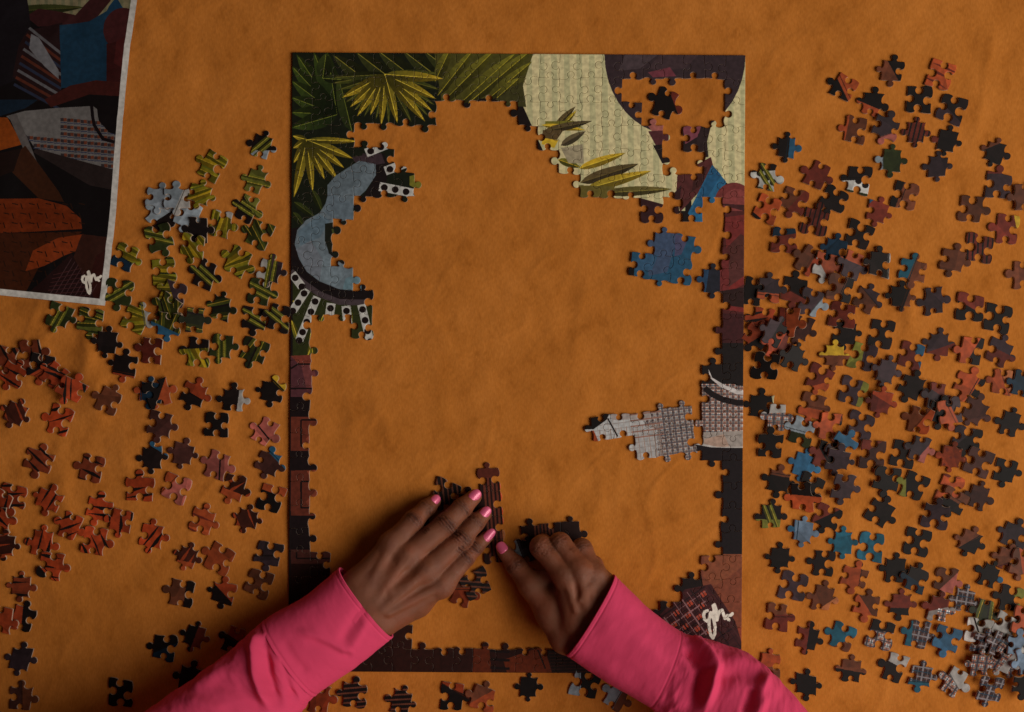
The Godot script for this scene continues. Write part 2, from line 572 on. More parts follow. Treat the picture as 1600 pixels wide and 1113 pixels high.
func local_outline(sides: String, seed_: int) -> PackedVector2Array:
	var r := rng_of(seed_)
	var w := 15.4 + r.randf_range(-0.8, 0.8) + 2.2 * (2 - int(sides[1]) - int(sides[3])) - 0.6
	var h := 16.6 + r.randf_range(-0.8, 0.8) + 2.0 * (2 - int(sides[0]) - int(sides[2])) - 0.6
	var j := 2.6
	var c := []
	for k in [[-1, -1], [1, -1], [1, 1], [-1, 1]]:
		c.append(Vector2(k[0] * w + r.randf_range(-j, j), k[1] * h + r.randf_range(-j, j)))
	var out := PackedVector2Array()
	for k in 4:
		out.append_array(edge(c[k], c[(k + 1) % 4], 1.0 if sides[k] == "1" else -1.0, r))
	return out

func shade(c: Color, k: float) -> Color:
	return Color(minf(c.r * k, 1.0), minf(c.g * k, 1.0), minf(c.b * k, 1.0))

func paint_tile(b: Brush, spec: String, turn: float, r: RandomNumberGenerator) -> void:
	var words := spec.split(" ")
	var parts := words[0].split("|")
	var kind := parts[0]
	var base: Color = pal[kind]
	base = base.darkened(r.randf_range(0.0, 0.2)) if r.randf() < 0.6 else shade(base, r.randf_range(1.0, 1.15))
	b.poly([-40, -40, 40, -40, 40, 40, -40, 40], base)
	var a := r.randf() * TAU
	# soft facets, as the artwork has
	for k in 2:
		var d := Vector2.from_angle(r.randf() * TAU)
		var o := d * r.randf_range(4.0, 14.0)
		var n := d.orthogonal() * 60.0
		b.pts(PackedVector2Array([o + n, o - n, o - n + d * 60.0, o + n + d * 60.0]), shade(base, 1.13) if k else shade(base, 0.86))
	var d := Vector2.from_angle(a)
	var n := d.orthogonal()
	if kind == "leafy" or kind == "leafg" or kind == "leafd":
		var cols: Array = [pal.dkgrn, pal.blk] if kind != "leafy" else [pal.dkgrn, seen(64, 66, 20)]
		for k in 5:
			var o := n * (-26.0 + k * 12.0 + r.randf_range(-3, 3))
			var e := o * 0.55 + n * r.randf_range(-9, 9)
			o *= 1.15
			if kind == "leafd" and k % 2 == 0: continue
			var c: Color = seen(118, 108, 22) if kind == "leafy" else seen(62, 66, 22)
			if k == 2 and kind == "leafy": c = seen(160, 132, 24)
			b.leaf(o.x - d.x * 34, o.y - d.y * 34, e.x + d.x * 36, e.y + d.y * 36, r.randf_range(9.0, 15.0), c.darkened(0.4), c, seen(128, 106, 34))
			b.line([o.x + n.x * 7 - d.x * 36, o.y + n.y * 7 - d.y * 36, e.x + n.x * 6 + d.x * 36, e.y + n.y * 6 + d.y * 36], 2.6, cols[k % 2])
	if kind.begins_with("tig") or words.has("tigl"):
		for k in 3:
			var o := n * (-19.0 + k * 16.0 + r.randf_range(-5, 5)) + d * r.randf_range(-12, 12)
			var e := o + d * r.randf_range(18, 40)
			var c: Color = pal.blk if kind != "tigd" else pal.red
			if kind == "org": c = pal.mar
			b.pts(PackedVector2Array([o - d * 22.0 - n * 0.4, o + n * r.randf_range(1.6, 4.2), e + n * r.randf_range(-3, 3), o - n * r.randf_range(1.0, 2.6)]), c)
	if kind == "plaid" or kind == "plaidd":
		var g: Color = base
		plaid(b, -40, -40, 40, 40, g, seen(104, 58, 42) if kind == "plaid" else seen(44, 22, 18), seen(46, 42, 48) if kind == "plaid" else seen(92, 88, 92), seen(132, 130, 130) if kind == "plaid" else g, 13.0 if kind == "plaid" else 15.0)
	if kind == "dot":
		b.poly([-40, -40, 40, -40, 20, -16, -40, 2], pal.blk)
		for k in 3: b.disc(-12 + k * 11.5, -4 + k * 5.0, 5.2, 5.2, pal.blk)
		b.poly([-40, 14, 40, 22, 40, 40, -40, 40], pal.dkgrn)
	if words.has("stripes"):
		for k in 6:
			var o := n * (-20.0 + k * 7.5)
			var e := n * 2.6
			var c: Color = pal.blk if kind == "mar" else seen(70, 38, 28)
			b.pts(PackedVector2Array([o - d * 40.0, o + d * 40.0, o + d * 40.0 + e, o - d * 40.0 + e]), c)
	if words.has("tex"):
		for k in 14:
			var o := Vector2(r.randf_range(-24, 24), r.randf_range(-24, 24))
			b.disc(o.x, o.y, r.randf_range(1.5, 4.0), r.randf_range(1.0, 2.2), pal.mar if k % 2 else pal.org, r.randf() * 3.0)
	if parts.size() > 1:
		var f := parts[1].split(":")
		var ang := deg_to_rad(float(f[1]) - turn)
		var off := float(f[2]) if f.size() > 2 else 2.0
		var dd := Vector2.from_angle(ang)
		var nn := dd.orthogonal()
		var o := dd * off
		var col: Color = pal[f[0]]
		b.pts(PackedVector2Array([o + nn * 60.0 + dd * r.randf_range(-6, 6), o - nn * 60.0 + dd * r.randf_range(-6, 6), o - nn * 60.0 + dd * 80.0, o + nn * 60.0 + dd * 80.0]), col)
		if f[0] == "plaid": plaid(b, 0, 0, 40, 40, col, seen(104, 58, 42), seen(46, 42, 48), seen(160, 158, 158), 13.0)
		if r.randf() < 0.5: b.line([o.x - nn.x * 60, o.y - nn.y * 60, o.x + nn.x * 60, o.y + nn.y * 60], 1.2, col.darkened(0.5))
	if words.has("leafline"):
		for k in 2:
			var o := n * (-5.0 + k * 9.0)
			b.leaf(o.x - d.x * 36, o.y - d.y * 36, o.x + d.x * 40, o.y + d.y * 40, 7.0, seen(66, 70, 22), seen(84, 80, 26), seen(132, 116, 44))
	if words.has("line"):
		b.line([-n.x * 40 + d.x * 3, -n.y * 40 + d.y * 3, n.x * 40 + d.x * 3, n.y * 40 + d.y * 3], 2.4, pal.blk)
		b.pts(PackedVector2Array([d * 10 + n * 40, d * 10 - n * 40, d * 40 - n * 40, d * 40 + n * 20]), shade(base, 1.25))

func loose(px: float, py: float, deg: float, sides: String, spec: String, label: String) -> void:
	tile_n += 1
	var r := rng_of(tile_n + 40)
	var at := Vector2i(tile_n % TILES, tile_n / TILES) * TILE
	var k := TILE / 66.0
	paint_tile(brush(atlas, Transform2D(0, Vector2(k, k), 0, Vector2(at) + Vector2(TILE, TILE) * 0.5), Rect2i(at, Vector2i(TILE, TILE))), spec, deg, r)
	var a := float(TILE * TILES)
	var outline := local_outline(sides, tile_n + 7)
	var o := MeshInstance3D.new()
	o.name = "puzzle_piece"
	o.mesh = piece_mesh(outline, Transform2D(Vector2(k / a, 0), Vector2(0, k / a), (Vector2(at) + Vector2(TILE, TILE) * 0.5) / a), true)
	o.mesh.surface_set_material(0, tile_m)
	add_child(o, true)
	tag(o, label, "jigsaw piece", "loose jigsaw pieces around the puzzle")
	var c := g2w(px, py)
	var fl := PackedVector2Array()
	for p in outline:
		var w := (p * S).rotated(deg_to_rad(deg))
		fl.append(Vector2(c.x, c.z) + w)
	# what already lies beneath it
	var level := 0.0
	var mid := Vector2.ZERO
	var area := 0.0
	for q in placed:
		if q.c.distance_to(Vector2(c.x, c.z)) > 0.036: continue
		for bit in Geometry2D.intersect_polygons(fl, q.p):
			var s := 0.0
			var m := Vector2.ZERO
			for i in bit.size():
				s += bit[i].cross(bit[(i + 1) % bit.size()]) * 0.5
				m += bit[i]
			s = absf(s)
			if s > 4e-6:
				level = maxf(level, q.l + THICK)
				area += s
				mid += m / bit.size() * s
	var basis := Basis(Vector3.UP, -deg_to_rad(deg))
	var y := support(fl) + 0.0001
	if area > 0.0:
		mid = mid / area - Vector2(c.x, c.z)
		var dist := maxf(mid.length(), 0.0035)
		var far := 0.0125
		var ang := clampf(atan(level / (dist + far)), 0.0, 0.24)
		var low := maxf(0.0, level - (dist + far) * tan(ang))
		if mid.length() > 0.002:
			basis = Basis(Vector3.UP.cross(Vector3(-mid.x, 0, -mid.y)).normalized(), ang) * basis
		y += low + far * tan(ang) + 0.0002
		level = low + (far + dist * 0.5) * tan(ang)
	o.transform = Transform3D(basis, Vector3(c.x, y, c.z))
	placed.append({"c": Vector2(c.x, c.z), "p": fl, "l": level})

func build_loose() -> void:
	lay_loose()
	add_grain(atlas, 0.2, 55)
	atlas.generate_mipmaps()
	tile_m.albedo_texture = ImageTexture.create_from_image(atlas)

func lay_loose() -> void:
	loose(1039.0, 162.0, 22, "0101", "blk|mar:-20:8", "two-knob black piece with maroon end in the gap of the dark oval")
	loose(409.6, 230.0, 15, "1101", "blk|grey:90:7 leafline", "three-knob yellow-veined black piece with blue-grey end between print and puzzle's grey shape")
	loose(332.4, 260.5, 30, "0001", "leafy", "one-knob yellow-green leaf-print piece between print and puzzle's grey shape, upper")
	loose(398.9, 282.1, 20, "1101", "green leafline", "three-knob yellow-veined olive green piece between print and puzzle's grey shape")
	loose(251.5, 336.0, 40, "0101", "grey|blk:60:4", "two-knob blue-grey piece with black end close beside the reference print")
	loose(247.9, 309.7, 10, "1010", "grey", "two-knob blue-grey piece close beside the reference print, leftmost")
	loose(292.8, 336.0, 25, "0110", "grey", "two-knob blue-grey piece close beside the reference print, rightmost")
	loose(278.5, 309.7, -5, "1010", "grey|lgrey:20:6", "two-knob blue-grey piece with pale grey end close beside the reference print")
	loose(312.6, 305.4, 20, "1110", "leafy", "three-knob yellow-green leaf-print piece between print and puzzle's grey shape")
	loose(388.1, 327.0, 25, "0101", "blk|green:-30:6 leafline", "two-knob yellow-veined black piece with olive green end between print and puzzle's grey shape")
	loose(345.0, 350.3, 10, "0100", "leafy|lgrey:-60:11", "one-knob yellow-green leaf-print piece with pale grey end between print and puzzle's grey shape")
	loose(406.0, 368.3, 20, "0001", "leafg", "one-knob green leaf-print piece between print and puzzle's grey shape")
	loose(249.7, 370.1, -20, "0010", "dkgrn leafline", "one-knob yellow-veined dark green piece close beside the reference print, upper")
	loose(310.8, 361.1, 5, "0101", "blk", "two-knob black piece between print and puzzle's grey shape")
	loose(303.6, 384.9, 10, "0010", "leafy", "one-knob yellow-green leaf-print piece between print and puzzle's grey shape, lower")
	loose(195.8, 402.9, 20, "0100", "leafy|dkblu:120:2", "one-knob yellow-green leaf-print piece with navy end close beside the reference print")
	loose(256.9, 424.4, -8, "0010", "leafy", "one-knob yellow-green leaf-print piece close beside the reference print")
	loose(321.6, 429.8, 20, "0101", "blk leafline", "two-knob yellow-veined black piece between print and puzzle's grey shape")
	loose(371.9, 408.3, 25, "0101", "leafy", "two-knob yellow-green leaf-print piece between print and puzzle's grey shape")
	loose(406.0, 455.0, 12, "0100", "dkgrn leafline", "one-knob yellow-veined dark green piece between print and puzzle's grey shape")
	loose(424.0, 424.4, 15, "1110", "pur|lgrey:180:5 leafline", "three-knob yellow-veined dark purple-grey piece with pale grey end between print and puzzle's grey shape")
	loose(185.1, 458.6, 12, "0010", "dkgrn leafline", "one-knob yellow-veined dark green piece close beside the reference print, lower")
	loose(271.3, 460.4, 20, "0011", "leafy|pur:-20:-2", "two-knob yellow-green leaf-print piece with dark purple-grey end below print, near puzzle's dotted strips")
	loose(95.2, 494.5, 20, "0110", "dkgrn leafline", "two-knob yellow-veined dark green piece below the reference print")
	loose(143.7, 499.9, 10, "0010", "leafg", "one-knob green leaf-print piece below the reference print")
	loose(212.0, 498.1, 25, "1100", "leafy|lgrey:-10:13", "two-knob yellow-green leaf-print piece with pale grey end below the reference print")
	loose(264.1, 481.9, 30, "0101", "leafg", "two-knob green leaf-print piece below print, near puzzle's dotted strips")
	loose(266.6, 506.0, 8, "0011", "leafg|blu:120:9", "two-knob green leaf-print piece with blue end below print, near puzzle's dotted strips")
	loose(305.4, 499.9, 5, "0101", "leafd", "two-knob dark leaf-print piece below print, near puzzle's dotted strips")
	loose(346.7, 481.9, 12, "1101", "leafd", "three-knob dark leaf-print piece below print, near puzzle's dotted strips")
	loose(397.1, 498.1, 8, "0010", "blk leafline", "one-knob yellow-veined black piece below print, near puzzle's dotted strips, leftmost")
	loose(436.6, 496.3, 12, "0001", "blk leafline", "one-knob yellow-veined black piece below print, near puzzle's dotted strips, rightmost")
	loose(168.9, 534.0, 4, "1111", "blk", "four-knob black piece below the reference print")
	loose(194.0, 570.0, 10, "1011", "blk|red:100:12", "three-knob black piece with brick-red end below the reference print")
	loose(240.7, 548.4, 10, "0001", "mar", "one-knob maroon piece below print, near puzzle's dotted strips")
	loose(309.0, 550.2, 6, "0001", "leafy|blk:-90:5", "one-knob yellow-green leaf-print piece with black end below print, near puzzle's dotted strips")
	loose(346.7, 541.2, 10, "0110", "dkgrn leafline", "two-knob yellow-veined dark green piece below print, near puzzle's dotted strips")
	loose(397.1, 546.6, 20, "0010", "leafd", "one-knob dark leaf-print piece below print, near puzzle's dotted strips")
	loose(9.0, 561.0, 20, "0101", "tig", "two-knob red-brown black-streaked piece below the reference print")
	loose(50.3, 552.0, -8, "0100", "tig", "one-knob red-brown black-streaked piece below the reference print")
	loose(21.6, 586.1, 30, "1010", "tigr", "two-knob red black-streaked piece below the reference print, leftmost")
	loose(66.5, 571.8, 15, "0010", "blk|red:60:8", "one-knob black piece with brick-red end below the reference print")
	loose(86.2, 586.1, 40, "0101", "tigr", "two-knob red black-streaked piece below the reference print, rightmost")
	loose(114.3, 607.7, 30, "1010", "tigr", "two-knob red black-streaked piece by left photo border, below the print")
	loose(26.9, 645.4, 25, "1111", "tigd", "four-knob dark red-streaked piece by left photo border, below the print")
	loose(95.2, 658.0, 20, "0001", "tigr", "one-knob red black-streaked piece by left photo border, below the print")
	loose(172.5, 625.7, 25, "1001", "brn", "two-knob brown piece in left scatter, below the print")
	loose(235.4, 614.9, 8, "1011", "dkblu|org:180:13", "three-knob navy piece with orange end in left scatter, below the print")
	loose(248.7, 614.9, -20, "0100", "blk|org:20:6", "one-knob black piece with orange end in left scatter, below the print")
	loose(303.6, 616.7, 20, "1110", "red|blk:120:1", "three-knob brick-red piece with black end near puzzle's brick-pattern edge, below the print")
	loose(366.5, 623.9, 4, "1101", "blk|lgrey:5:7", "three-knob black piece with pale grey end near puzzle's brick-pattern edge, below the print")
	loose(425.8, 611.3, 10, "1011", "blk|yel:-45:12", "three-knob black piece with yellow end near puzzle's brick-pattern edge, below the print")
	loose(251.5, 661.6, 15, "0110", "purb", "two-knob plum brown piece in left scatter, below the print")
	loose(339.6, 663.4, 5, "0000", "blk", "no-knob black piece near puzzle's brick-pattern edge, below the print")
	loose(415.0, 674.2, 35, "0101", "pink line", "two-knob black-lined dusky pink piece near puzzle's brick-pattern edge, below the print")
	loose(237.2, 713.7, 4, "1111", "blk|blu:-60:13", "four-knob black piece with blue end in left scatter, below the print")
	loose(287.5, 710.1, 10, "1111", "purb", "four-knob plum brown piece near puzzle's brick-pattern edge, below the print")
	loose(341.4, 726.3, 20, "0101", "pink line", "two-knob black-lined dusky pink piece near puzzle's brick-pattern edge, level with the hands")
	loose(418.6, 722.7, 20, "1110", "purb|blu:-45:15", "three-knob plum brown piece with blue end near puzzle's brick-pattern edge, level with the hands")
	loose(61.1, 720.9, 20, "1010", "tig", "two-knob red-brown black-streaked piece by left photo border, level with the hands")
	loose(144.7, 731.5, 15, "0001", "tig", "one-knob red-brown black-streaked piece in left scatter, level with the hands")
	loose(22.3, 774.2, 15, "0010", "tigr", "one-knob red black-streaked piece by left photo border, level with the hands")
	loose(3.0, 787.2, 30, "0101", "tigr", "two-knob red black-streaked piece by left photo border, level with the hands, middle")
	loose(79.7, 781.6, 20, "1011", "tigr", "three-knob red black-streaked piece by left photo border, level with the hands, upper")
	loose(218.8, 764.9, 5, "1000", "tigr", "one-knob red black-streaked piece in left scatter, level with the hands, upper")
	loose(276.3, 763.8, 20, "0000", "pink|org:-135:13", "no-knob dusky pink piece with orange end near puzzle's brick-pattern edge, level with the hands")
	loose(365.4, 761.2, 20, "0110", "tigd|org:110:6", "two-knob dark red-streaked piece with orange end near puzzle's brick-pattern edge, level with the hands")
	loose(422.8, 777.9, 20, "0000", "blk|org:-70:13", "no-knob black piece with orange end near puzzle's brick-pattern edge, level with the hands")
	loose(111.3, 822.4, 25, "0101", "tigr", "two-knob red black-streaked piece by left photo border, level with the hands, rightmost")
	loose(155.8, 795.7, 20, "1010", "tigr", "two-knob red black-streaked piece in left scatter, level with the hands, leftmost")
	loose(148.4, 843.9, 8, "0100", "tigr", "one-knob red black-streaked piece in left scatter, level with the hands, lower")
	loose(191.0, 813.1, 15, "0011", "tigr", "two-knob red black-streaked piece in left scatter, level with the hands, rightmost")
	loose(237.4, 837.2, 10, "1110", "tigr", "three-knob red black-streaked piece in left scatter, level with the hands")
	loose(315.3, 814.2, 20, "1100", "org tigl", "two-knob dark-streaked orange piece near puzzle's brick-pattern edge, level with the hands")
	loose(385.8, 811.3, 10, "1111", "tigd", "four-knob dark red-streaked piece near puzzle's brick-pattern edge, level with the hands")
	loose(1.9, 811.3, 0, "0101", "tigr", "two-knob red black-streaked piece by left photo border, level with the hands, leftmost")
	loose(8.2, 851.3, 10, "1110", "tigd", "three-knob dark red-streaked piece by left photo border, level with the hands")
	loose(66.8, 848.4, 10, "1101", "tigr", "three-knob red black-streaked piece by left photo border, level with the hands, lower")
	loose(79.7, 883.6, 15, "0100", "tigr|blk:140:9", "one-knob red black-streaked piece with black end by left photo border, beside the left sleeve")
	loose(293.0, 868.8, 20, "1111", "tigd|org:100:10", "four-knob dark red-streaked piece with orange end near puzzle's brick-pattern edge, level with the hands")
	loose(343.1, 872.5, 25, "0001", "org", "one-knob orange piece near puzzle's brick-pattern edge, beside the left sleeve")
	loose(419.1, 865.1, 15, "0010", "pur line", "one-knob black-lined dark purple-grey piece near puzzle's brick-pattern edge, level with the hands")
	loose(35.2, 917.0, 5, "1111", "tig", "four-knob red-brown black-streaked piece by left photo border, beside the left sleeve")
	loose(285.6, 927.0, 10, "0001", "brn|blk:10:3", "one-knob brown piece with black end near puzzle's brick-pattern edge, beside the left sleeve")
	loose(348.7, 927.0, 12, "1011", "blk|red:-40:1", "three-knob black piece with brick-red end near puzzle's brick-pattern edge, beside the left sleeve")
	loose(406.2, 912.2, 20, "0000", "brn", "no-knob brown piece near puzzle's brick-pattern edge, beside the left sleeve")
	loose(37.1, 967.8, 18, "1001", "blk|red:180:2", "two-knob black piece with brick-red end by left photo border, beside the left sleeve")
	loose(1.9, 967.8, 10, "0100", "red", "one-knob brick-red piece by left photo border, beside the left sleeve")
	loose(32.6, 1029.4, 10, "1111", "pur", "four-knob dark purple-grey piece by left photo border, beside the left sleeve")
	loose(255.9, 1010.8, 8, "0001", "blk|dkblu:70:0", "one-knob black piece with navy end in left scatter, beside the left sleeve")
	loose(304.2, 993.8, 15, "1111", "blk|mar:20:5", "four-knob black piece with maroon end near puzzle's brick-pattern edge, beside the left sleeve")
	loose(365.4, 1001.2, 20, "0101", "blk|red:-60:1", "two-knob black piece with brick-red end near puzzle's brick-pattern edge, beside the left sleeve")
	loose(298.6, 1059.1, 10, "1001", "blk", "two-knob black piece near puzzle's brick-pattern edge, beside the left sleeve")
	loose(33.4, 1091.3, 10, "1100", "purb|brn:0:2", "two-knob plum brown piece with brown end by left photo border, beside the left sleeve")
	loose(189.2, 1082.0, 5, "0000", "blk", "no-knob black piece in left scatter, beside the left sleeve")
	loose(553.6, 1085.6, 6, "1001", "blk stripes", "two-knob striped black piece below the puzzle")
	loose(626.0, 1096.2, 10, "1101", "blk stripes", "three-knob striped black piece below the puzzle")
	loose(705.4, 1088.1, 8, "0100", "blk|red:-60:11", "one-knob black piece with brick-red end below the puzzle")
	loose(754.9, 1090.9, 15, "1001", "brn|org:60:-2", "two-knob brown piece with orange end below the puzzle")
	loose(825.5, 1073.2, 5, "1111", "blk", "four-knob black piece below the puzzle")
	loose(913.9, 1067.9, 15, "0000", "blk|grey:180:9", "no-knob black piece with blue-grey end below the puzzle")
	loose(965.8, 1088.1, 30, "0101", "grey|brn:30:0", "two-knob blue-grey piece with brown end below the puzzle")
	loose(498.8, 1092.7, 10, "0101", "red", "two-knob brick-red piece below the puzzle")
	loose(696.6, 770.2, 20, "0010", "blk stripes", "one-knob striped black piece beside the hands")
	loose(724.2, 926.6, 20, "0101", "red|brn:-90:6", "two-knob brick-red piece with brown end beside the hands")
	loose(743.2, 912.5, -25, "0000", "blk stripes", "no-knob striped black piece beside the hands")
	loose(666.6, 826.0, 35, "0101", "blk", "two-knob black piece beside the hands")
	loose(819.5, 860.6, -10, "0101", "pur|grey:160:4", "two-knob dark purple-grey piece with blue-grey end beside the hands")
	loose(1393.6, 110.3, 10, "1011", "brn|blk:-30:2", "three-knob brown piece with black end in mid right scatter, above dark oval")
	loose(1468.1, 115.7, 15, "0000", "org tigl", "no-knob dark-streaked orange piece by right photo border, above dark oval")
	loose(1320.0, 137.3, 30, "0001", "blk|org:-25:0", "one-knob black piece with orange end in mid right scatter, level with dark oval")
	loose(1361.3, 162.4, 12, "1101", "blk|org:110:5", "three-knob black piece with orange end in mid right scatter, level with dark oval")
	loose(1436.8, 157.1, 4, "0000", "blk", "no-knob black piece by right photo border, level with dark oval")
	loose(1487.1, 171.4, 20, "0000", "blk|pur:140:3", "no-knob black piece with dark purple-grey end by right photo border, level with dark oval")
	loose(1336.1, 203.8, 12, "0001", "brn|org:190:10", "one-knob brown piece with orange end in mid right scatter, level with cream stripes")
	loose(1382.9, 200.2, 20, "1010", "pur|pink:70:11", "two-knob dark purple-grey piece with dusky pink end in mid right scatter, level with cream stripes")
	loose(1431.4, 207.4, 5, "1111", "mar stripes", "four-knob striped maroon piece by right photo border, level with cream stripes")
	loose(1478.1, 220.7, 15, "1111", "blk|mar:190:13", "four-knob black piece with maroon end by right photo border, level with cream stripes")
	loose(1228.3, 230.7, 8, "1111", "blk|blu:8:1", "four-knob black piece with blue end near puzzle's right edge, level with cream stripes")
	loose(1391.8, 250.5, 5, "1111", "dkgrn|grey:180:13", "four-knob dark green piece with blue-grey end in mid right scatter, level with cream stripes")
	loose(1463.7, 261.3, 4, "1111", "pur", "four-knob dark purple-grey piece by right photo border, level with cream stripes")
	loose(1553.6, 239.7, 20, "1111", "blk|brn:-110:12", "four-knob black piece with brown end by right photo border, level with cream stripes")
	loose(1197.7, 277.5, 12, "0101", "dot leafline", "two-knob yellow-veined black-and-white dotted piece near puzzle's right edge, level with blue stripe")
	loose(1276.8, 273.9, 30, "0101", "mar", "two-knob maroon piece near puzzle's right edge, level with blue stripe")
	loose(1341.5, 282.1, 8, "0001", "dot|blk:-90:4", "one-knob black-and-white dotted piece with black end in mid right scatter, level with blue stripe")
	loose(1559.0, 290.1, 10, "1000", "pur|mar:-90:13", "one-knob dark purple-grey piece with maroon end by right photo border, level with blue stripe")
	loose(1239.8, 313.4, 25, "0010", "brn|mar:40:2", "one-knob brown piece with maroon end near puzzle's right edge, level with blue stripe")
	loose(1302.0, 311.6, 25, "0010", "blk", "one-knob black piece in mid right scatter, level with blue stripe")
	loose(1413.4, 306.2, 15, "0000", "brn|blk:200:3", "no-knob brown piece with black end in mid right scatter, level with blue stripe")
	loose(1197.7, 327.8, 25, "0000", "org|blk:130:12", "no-knob orange piece with black end near puzzle's right edge, level with blue stripe")
	loose(1370.3, 332.1, 15, "1110", "mar|blu:-130:14", "three-knob maroon piece with blue end in mid right scatter, level with blue stripe")
	loose(1517.7, 326.0, 8, "0100", "brn", "one-knob brown piece by right photo border, level with blue stripe")
	loose(1273.2, 347.6, 14, "1000", "mar stripes", "one-knob striped maroon piece near puzzle's right edge, level with blue patch")
	loose(1224.0, 375.6, 5, "0000", "mar|dkblu:-100:5", "no-knob maroon piece with navy end near puzzle's right edge, level with blue patch")
	loose(1341.5, 367.3, 18, "0000", "blk", "no-knob black piece in mid right scatter, level with blue patch")
	loose(1573.4, 358.3, 12, "0001", "mar|yel:-10:11", "one-knob maroon piece with yellow end by right photo border, level with blue patch")
	loose(1262.4, 408.0, 30, "0101", "brn|red:30:2", "two-knob brown piece with brick-red end near puzzle's right edge, just below blue patch")
	loose(1305.6, 392.5, 10, "1001", "dkblu", "two-knob navy piece in mid right scatter, level with blue patch")
	loose(1285.8, 415.9, 15, "0110", "org|lgrey:150:8", "two-knob orange piece with pale grey end in mid right scatter, just below blue patch")
	loose(1329.7, 414.1, 20, "0101", "pur|org:-70:2", "two-knob dark purple-grey piece with orange end in mid right scatter, just below blue patch")
	loose(1372.1, 414.1, 10, "1001", "blk|lgrey:5:13", "two-knob black piece with pale grey end in mid right scatter, just below blue patch")
	loose(1426.0, 423.8, 10, "1010", "brn|teal:200:2", "two-knob brown piece with teal blue end in mid right scatter, just below blue patch")
	loose(1530.2, 388.9, 6, "0000", "mar stripes", "no-knob striped maroon piece by right photo border, level with blue patch")
	loose(1488.9, 408.7, 12, "1110", "brn", "three-knob brown piece by right photo border, just below blue patch")
	loose(1599.3, 308.0, 0, "0101", "brn", "two-knob brown piece by right photo border, level with blue stripe")
	loose(1599.3, 430.2, 0, "0001", "brn", "one-knob brown piece by right photo border, just below blue patch")
	loose(1175.4, 456.3, 10, "0101", "blk", "two-knob black piece near puzzle's right edge, just below blue patch")
	loose(1240.2, 452.9, 12, "1010", "blk|mar:120:4", "two-knob black piece with maroon end near puzzle's right edge, just below blue patch")
	loose(1200.3, 452.9, 8, "1100", "pur|org:95:9", "two-knob dark purple-grey piece with orange end near puzzle's right edge, just below blue patch")
	loose(1310.2, 451.2, 10, "0000", "brn|blk:20:4", "no-knob brown piece with black end in mid right scatter, just below blue patch")
	loose(1267.5, 471.7, 20, "0100", "pur|grey:40:9", "one-knob dark purple-grey piece with blue-grey end near puzzle's right edge, above plaid band")
	loose(1352.8, 468.3, 30, "1100", "brn|pur:-40:7", "two-knob brown piece with dark purple-grey end in mid right scatter, above plaid band")
	loose(1405.7, 464.8, 5, "1111", "blk|brn:20:6", "four-knob black piece with brown end in mid right scatter, above plaid band")
	loose(1456.9, 470.0, 0, "0101", "pur", "two-knob dark purple-grey piece by right photo border, above plaid band")
	loose(1514.9, 480.2, 10, "0000", "mar|blk:120:5", "no-knob maroon piece with black end by right photo border, above plaid band")
	loose(1557.6, 497.3, 10, "0000", "blk", "no-knob black piece by right photo border, above plaid band")
	loose(1318.7, 521.2, 5, "1110", "blk", "three-knob black piece in mid right scatter, just above plaid band")
	loose(1315.3, 493.9, 10, "0000", "mar", "no-knob maroon piece in mid right scatter, above plaid band")
	loose(1189.0, 502.4, 15, "0101", "red tigl", "two-knob dark-streaked brick-red piece near puzzle's right edge, above plaid band")
	loose(1182.2, 524.6, 30, "1010", "red|blk:60:3", "two-knob brick-red piece with black end near puzzle's right edge, just above plaid band")
	loose(1250.4, 510.9, 20, "0110", "purb", "two-knob plum brown piece near puzzle's right edge, above plaid band")
	loose(1230.0, 502.4, 10, "0101", "org|mar:180:3", "two-knob orange piece with maroon end near puzzle's right edge, above plaid band")
	loose(1211.2, 536.5, 15, "0101", "red|mar:30:3", "two-knob brick-red piece with maroon end near puzzle's right edge, just above plaid band")
	loose(1207.8, 519.5, 25, "1001", "pur|blk:30:4", "two-knob dark purple-grey piece with black end near puzzle's right edge, above plaid band")
	loose(1195.8, 572.4, 10, "0000", "blk", "no-knob black piece near puzzle's right edge, just above plaid band")
	loose(1238.5, 558.7, 25, "1101", "blk", "three-knob black piece near puzzle's right edge, just above plaid band")
	loose(1376.7, 522.2, 10, "0000", "blk", "no-knob black piece in mid right scatter, just above plaid band")
	loose(1465.5, 537.2, 8, "1111", "pur|mar:70:4", "four-knob dark purple-grey piece with maroon end by right photo border, just above plaid band")
	loose(1516.7, 546.8, 12, "0001", "org|blk:30:2", "one-knob orange piece with black end by right photo border, just above plaid band")
	loose(1560.0, 550.2, 20, "1100", "mar|pur:-60:3", "two-knob maroon piece with dark purple-grey end by right photo border, just above plaid band")
	loose(1301.6, 555.3, 3, "1111", "brn|yel:-90:-1", "four-knob brown piece with yellow end in mid right scatter, just above plaid band")
	loose(1346.0, 557.0, 15, "0000", "green|pur:10:5", "no-knob olive green piece with dark purple-grey end in mid right scatter, just above plaid band")
	loose(1383.5, 580.9, 15, "1111", "pur", "four-knob dark purple-grey piece in mid right scatter, level with plaid top")
	loose(1422.8, 557.0, 15, "0000", "mar|blu:-20:9", "no-knob maroon piece with blue end in mid right scatter, just above plaid band")
	loose(1422.8, 603.1, 22, "1110", "blk", "three-knob black piece in mid right scatter, level with plaid top")
	loose(1281.2, 591.1, 25, "0010", "mar|org:75:11", "one-knob maroon piece with orange end in mid right scatter, level with plaid top")
	loose(1332.4, 611.6, 15, "0000", "pur|green:15:14", "no-knob dark purple-grey piece with olive green end in mid right scatter, level with plaid top")
	loose(1375.0, 628.7, 10, "1111", "mar|red:-60:8", "four-knob maroon piece with brick-red end in mid right scatter, level with plaid top")
	loose(1269.2, 632.8, 20, "0110", "brn|org:100:3", "two-knob brown piece with orange end near puzzle's right edge, level with plaid top")
